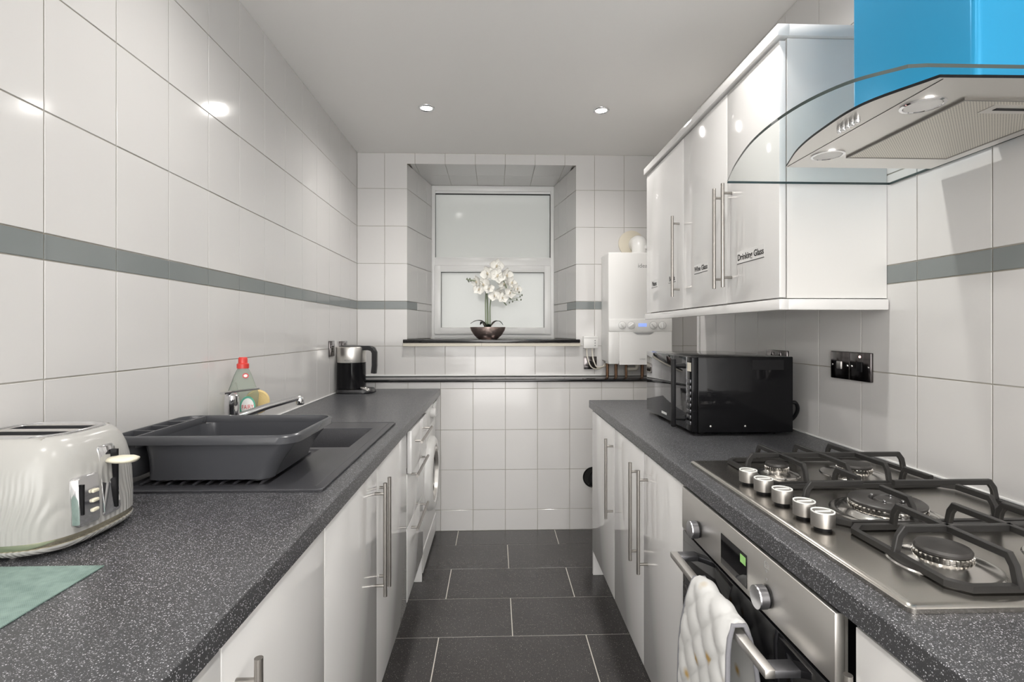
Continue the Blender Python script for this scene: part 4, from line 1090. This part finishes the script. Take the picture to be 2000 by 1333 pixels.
rot = Matrix(((1,0,0,0),(0,0,-1,0),(0,1,0,0),(0,0,0,1)))
obj('maker_badge', B().text('ideal', 0.038, Matrix.Translation((0.945,YF_-0.0005,1.668)) @ rot), 'print_grey', t)
obj('model_print', B().text('LOGIC +', 0.013, Matrix.Translation((0.945,YF_-0.0085,1.072)) @ rot), 'print_grey', dc)
# flue
t = thing('boiler_flue', 'white flue elbow with cream wall ring on top of the boiler', 'flue', (0.95,3.42,Z1))
obj('wall_ring', B().lathe([(0.088,0.0),(0.088,-0.010),(0.070,-0.014)], (0.925,YU-0.001,1.846), 'Y', 36), 'flue_cream', t, 40)
pts = [(0.955,3.385,Z1+0.0005),(0.955,3.385,1.795)] + [(0.955,3.385+0.045*(1-math.cos(a)),1.795+0.045*math.sin(a)) for a in (0.3,0.6,0.9,1.2,1.5)] + [(0.955,3.474,1.840)]
obj('elbow', B().tube(pts, 0.052, 22), 'satin_white', t, 50)
obj('test_cap', B().lathe([(0.012,-0.002),(0.012,-0.010),(0.001,-0.012)], (0.985,3.345,1.80), 'Y', 14), 'upvc', t, 40)
# thermostat / junction box with tails, and the dark socket below it
t = thing('boiler_timer', 'white plastic timer box on the wall left of the boiler', 'timer', (0.642,YU,1.13))
obj('case', B().box(0.594,0.692,YU-0.032,YU,1.134,1.217,0.004), 'satin_white', t, 40)
obj('cover_line', B().box(0.596,0.690,YU-0.0335,YU-0.03,1.203,1.2045), 'print_grey', t)
for k in range(3): obj('slider', B().box(0.668,0.676,YU-0.036,YU-0.031,1.150+k*0.017,1.156+k*0.017,0.001), 'print_grey', t)
for k, x in enumerate((0.618,0.655)):
    cord = [(x,YU-0.015,1.134),(x,YU-0.03,1.09),(x+0.006,YU-0.045,1.05),(x+0.025,YU-0.05,1.01-k*-0.0),(x+0.06,YU-0.04,0.995+k*0.015),(x+0.10,YU-0.03,1.005+k*0.012),(x+0.125,YU-0.02,1.03)]
    tag(obj('flex_cable', B().tube(smooth(cord), 0.0042, 8), 'wire_white', None, 60), ('white cable looping from the timer box, nearer the window','white cable looping from the timer box, nearer the boiler')[k], 'cable', 'boiler cables')
t = thing('fused_spur', 'black nickel spur plate behind the white boiler cables', 'socket', (0.644,YU,0.99))
obj('face_plate', B().box(0.600,0.688,YU-0.009,YU,0.992,1.078,0.003), 'black_nickel', t, 40)
obj('rocker', B().box(0.632,0.652,YU-0.013,YU-0.008,1.024,1.048,0.002), 'black_matt', t, 40)
obj('neon', B().box(0.660,0.668,YU-0.0105,YU-0.0085,1.050,1.056), 'copper', t)
# pipes
pl = [(0.742,0.010,'copper'),(0.800,0.010,'copper'),(0.868,0.0085,'copper'),(0.975,0.010,'copper'),(1.045,0.0085,'copper')]
for k, (x, r, m) in enumerate(pl):
    tag(obj('copper_pipe', B().tube([(x,3.40,0.9475),(x,3.40,1.0535)], r, 14), m, None, 50), ('copper pipe rising to the boiler, nearest the white cables','second copper pipe under the boiler from the cables','third copper pipe under the boiler from the cables','copper pipe under the boiler beside the white valve','copper pipe under the boiler nearest the alcove wall')[k], 'pipe', 'pipes under the boiler')
t = thing('condensate_pipe', 'white plastic condensate elbow under the boiler', 'pipe', (0.93,3.37,0.95))
obj('elbow', B().tube([(0.935,3.375,1.0535),(0.935,3.375,1.015),(0.928,3.375,1.003),(0.915,3.375,1.000),(0.870,3.375,1.000)], 0.012, 14), 'wire_white', t, 50)
obj('collar', B().lathe([(0.016,0.018),(0.016,0.050)], (0.935,3.375,1.0), n=18), 'wire_white', t, 50)
# hole low in the back wall with a black hose end
t = thing('waste_hose', 'black hose end poking through the tiles beside the end panel', 'hose', (0.615,YL,0.33))
obj('hole_edge', B().lathe([(0.066,-0.002),(0.064,-0.005),(0.060,-0.004),(0.058,0.0)], (0.617,YL,0.329), 'Y', 32, False, False), 'black_matt', t, 50)
obj('hole_shade', B().lathe([(0.062,-0.0008),(0.001,-0.0012)], (0.617,YL,0.329), 'Y', 28), 'dark_hole', t)
obj('hose', B().tube([(0.622,YL-0.002,0.345),(0.606,YL-0.030,0.325),(0.600,YL-0.035,0.300),(0.622,YL-0.010,0.285)], 0.022, 14), 'black_gloss', t, 60)

# ------------------------------------------------------------------ orchid
ox, oy, oz = -0.052, 3.600, 1.1945
t = thing('potted_orchid', 'white artificial orchid in a rose gold bowl on the sill', 'orchid', (ox,oy,oz))
obj('bowl', B().lathe([(0.062,0.0),(0.070,0.002),(0.098,0.030),(0.118,0.062),(0.125,0.084),(0.122,0.084),(0.112,0.060),(0.060,0.010),(0.001,0.008)], (ox,oy,oz), n=44, sx=1.0, sy=0.62), 'rose_gold', t, 50)
obj('moss', B().lathe([(0.108,0.060),(0.080,0.070),(0.001,0.075)], (ox,oy,oz), n=28, sx=1.0, sy=0.60), 'leaf_dark', t, 50)
def leaf(p0, p1, p2, w, par):
    """curved strap leaf with thickness along a quadratic path"""
    p0, p1, p2 = Vector(p0), Vector(p1), Vector(p2); b = B(); rings = []; n = 12
    for i in range(n+1):
        u = i/n; p = p0*(1-u)**2+p1*2*u*(1-u)+p2*u*u
        tg = (2*(1-u)*(p1-p0)+2*u*(p2-p1)).normalized(); sd = tg.cross(Vector((0,0,1))).normalized(); nn = sd.cross(tg)
        ww = w*math.sin(PI*min(0.98, 0.12+u*0.88))**0.7
        rings.append([tuple(p+sd*ww+nn*ww*0.18), tuple(p+nn*0.0015), tuple(p-sd*ww+nn*ww*0.18), tuple(p-nn*0.0015)])
    b.loft(rings); obj('leaf', b, 'leaf_dark', par, 60)
leaf((ox-0.005,oy-0.01,oz+0.070),(ox-0.040,oy-0.03,oz+0.165),(ox-0.118,oy-0.05,oz+0.108),0.022,t)
leaf((ox+0.010,oy,oz+0.070),(ox+0.060,oy-0.02,oz+0.165),(ox+0.105,oy-0.04,oz+0.098),0.022,t)
leaf((ox-0.010,oy+0.01,oz+0.070),(ox-0.03,oy+0.05,oz+0.150),(ox-0.055,oy+0.075,oz+0.100),0.020,t)
leaf((ox+0.005,oy-0.02,oz+0.070),(ox+0.012,oy-0.06,oz+0.120),(ox+0.022,oy-0.085,oz+0.095),0.016,t)
def stem(pts, r=0.0042): obj('stem', B().tube(pts, r, 8), 'stem_green', t, 60)
stem([(ox-0.014,oy,oz+0.07),(ox-0.017,oy,oz+0.25),(ox-0.012,oy,oz+0.36),(ox-0.035,oy-0.01,oz+0.395),(ox-0.09,oy-0.02,oz+0.405),(ox-0.150,oy-0.02,oz+0.415)])
stem([(ox-0.003,oy+0.01,oz+0.07),(ox-0.006,oy+0.01,oz+0.30),(ox-0.003,oy+0.005,oz+0.44),(ox+0.03,oy,oz+0.505),(ox+0.08,oy,oz+0.47),(ox+0.125,oy-0.01,oz+0.37),(ox+0.155,oy-0.02,oz+0.28)])
stem([(ox+0.016,oy,oz+0.07),(ox+0.014,oy,oz+0.22),(ox+0.020,oy-0.01,oz+0.27),(ox+0.06,oy-0.02,oz+0.29),(ox+0.10,oy-0.02,oz+0.27),(ox+0.13,oy-0.02,oz+0.235)])
obj('support_cane', B().tube([(ox+0.004,oy+0.012,oz+0.07),(ox-0.002,oy+0.012,oz+0.30)], 0.003, 6), 'stem_green', t)
def petal_mesh(L, W):
    b = B(); n, m = 8, 6; vs = []; fs = []
    for side in (0, 1):
        for i in range(n+1):
            u = i/n; w = W*math.sin(PI*(0.06+0.94*u)**0.85)**0.75 if u < 1 else W*0.12
            for j in range(m+1):
                q = j/m*2-1
                z = 0.20*L*u*u - 0.10*W*(1-q*q)*math.sin(PI*u) + 0.0018*math.sin(q*7+u*9)
                vs.append((u*L, q*w, z - 0.0008*side))
    k = (n+1)*(m+1)
    for i in range(n):
        for j in range(m):
            a = i*(m+1)+j; fs += [(a,a+1,a+m+2,a+m+1),(k+a,k+a+m+1,k+a+m+2,k+a+1)]
    ring = [j for j in range(m+1)] + [i*(m+1)+m for i in range(1,n+1)] + [n*(m+1)+j for j in range(m-1,-1,-1)] + [i*(m+1) for i in range(n-1,0,-1)]
    for i in range(len(ring)):
        a, c = ring[i], ring[(i+1)%len(ring)]; fs.append((a,c,k+c,k+a))
    b.add(vs, fs)
    me = bpy.data.meshes.new('petal'); me.from_pydata(b.v, [], b.f); me.materials.append(M['petal'])
    me.polygons.foreach_set('use_smooth', [True]*len(me.polygons)); me.update(); return me
PB, PS = petal_mesh(0.049, 0.031), petal_mesh(0.046, 0.020)
def heart_mesh():
    b = B().lathe([(0.0015,-0.002),(0.006,0.003),(0.0075,0.008),(0.004,0.013),(0.0005,0.014)], n=10)
    b.tube([(0,0,0.004),(0,-0.008,0.010),(0,-0.015,0.008)], [0.004,0.0055,0.002], 8)
    me = bpy.data.meshes.new('flower_heart'); me.from_pydata(b.v, [], b.f); me.materials.append(M['petal_heart']); me.update(); return me
HM = heart_mesh()
def flower(x, z, dy, yaw, pitch, s):
    f = bpy.data.objects.new('flower', HM); C.objects.link(f); f.parent = t
    f.matrix_basis = Matrix.Translation((x-ox, dy, z-oz)) @ Matrix.Rotation(yaw,4,'Z') @ Matrix.Rotation(PI/2+pitch,4,'X') @ Matrix.Rotation(random.uniform(-0.4,0.4),4,'Z') @ Matrix.Scale(s,4)
    for a, me in ((0.1,PB),(PI-0.1,PB),(PI/2,PS),(-PI/2-0.65,PS),(-PI/2+0.65,PS)):
        p = bpy.data.objects.new('petal', me); C.objects.link(p); p.parent = f
        p.matrix_basis = Matrix.Rotation(a,4,'Z') @ Matrix.Translation((0.003,0,0.001 if me is PB else -0.001)) @ Matrix.Rotation(random.uniform(-0.15,0.2),4,'Y')
# positions measured in room coordinates (x, z on the sill line)
for (x, z, dy, yaw, pitch, s) in ((0.010,1.705,-0.02,0.1,0.15,1.0),(-0.052,1.650,-0.03,-0.5,0.0,1.08),(0.014,1.632,-0.05,0.25,-0.1,1.12),
        (0.078,1.640,-0.02,0.6,0.1,1.0),(0.112,1.585,-0.03,0.7,-0.2,0.95),(0.060,1.578,-0.01,0.2,0.0,0.95),(0.150,1.545,-0.02,0.9,-0.1,0.85),
        (-0.080,1.572,-0.03,-0.4,0.0,1.05),(-0.128,1.592,-0.03,-0.8,0.1,0.9),(-0.110,1.538,-0.03,-0.3,-0.3,0.9),(-0.045,1.545,-0.04,0.1,-0.2,0.8),
        (-0.005,1.495,-0.04,-0.2,-0.2,0.85),(0.048,1.480,-0.04,0.3,-0.3,0.85),(0.100,1.515,-0.03,0.4,-0.2,0.85),(0.030,1.520,0.02,0.1,0.1,0.75)):
    flower(x, z, dy, yaw, pitch, s)
buds = [(-0.176,1.612),(-0.188,1.602),(-0.195,1.612),(-0.183,1.594),(-0.170,1.598),(0.150,1.470),(0.172,1.490),(0.185,1.500),(0.178,1.468),(0.120,1.455),(0.098,1.448),(0.165,1.520),(0.108,1.530)]
for (x, z) in buds:
    obj('bud', B().lathe([(0.0008,-0.007),(0.005,-0.002),(0.0052,0.003),(0.0008,0.008)], (x,oy-0.02,z), n=10), 'bud', t, 60)
def twig(a, c): obj('twig', B().tube([a,c], 0.0014, 6), 'stem_green', t)
twig((ox-0.150,oy-0.02,oz+0.415),(-0.190,oy-0.02,1.604)); twig((0.100,oy-0.02,1.47),(0.165,oy-0.02,1.46)); twig((0.10,oy-0.02,1.52),(0.185,oy-0.02,1.50)); twig((0.09,oy-0.02,1.47),(0.175,oy-0.02,1.485))
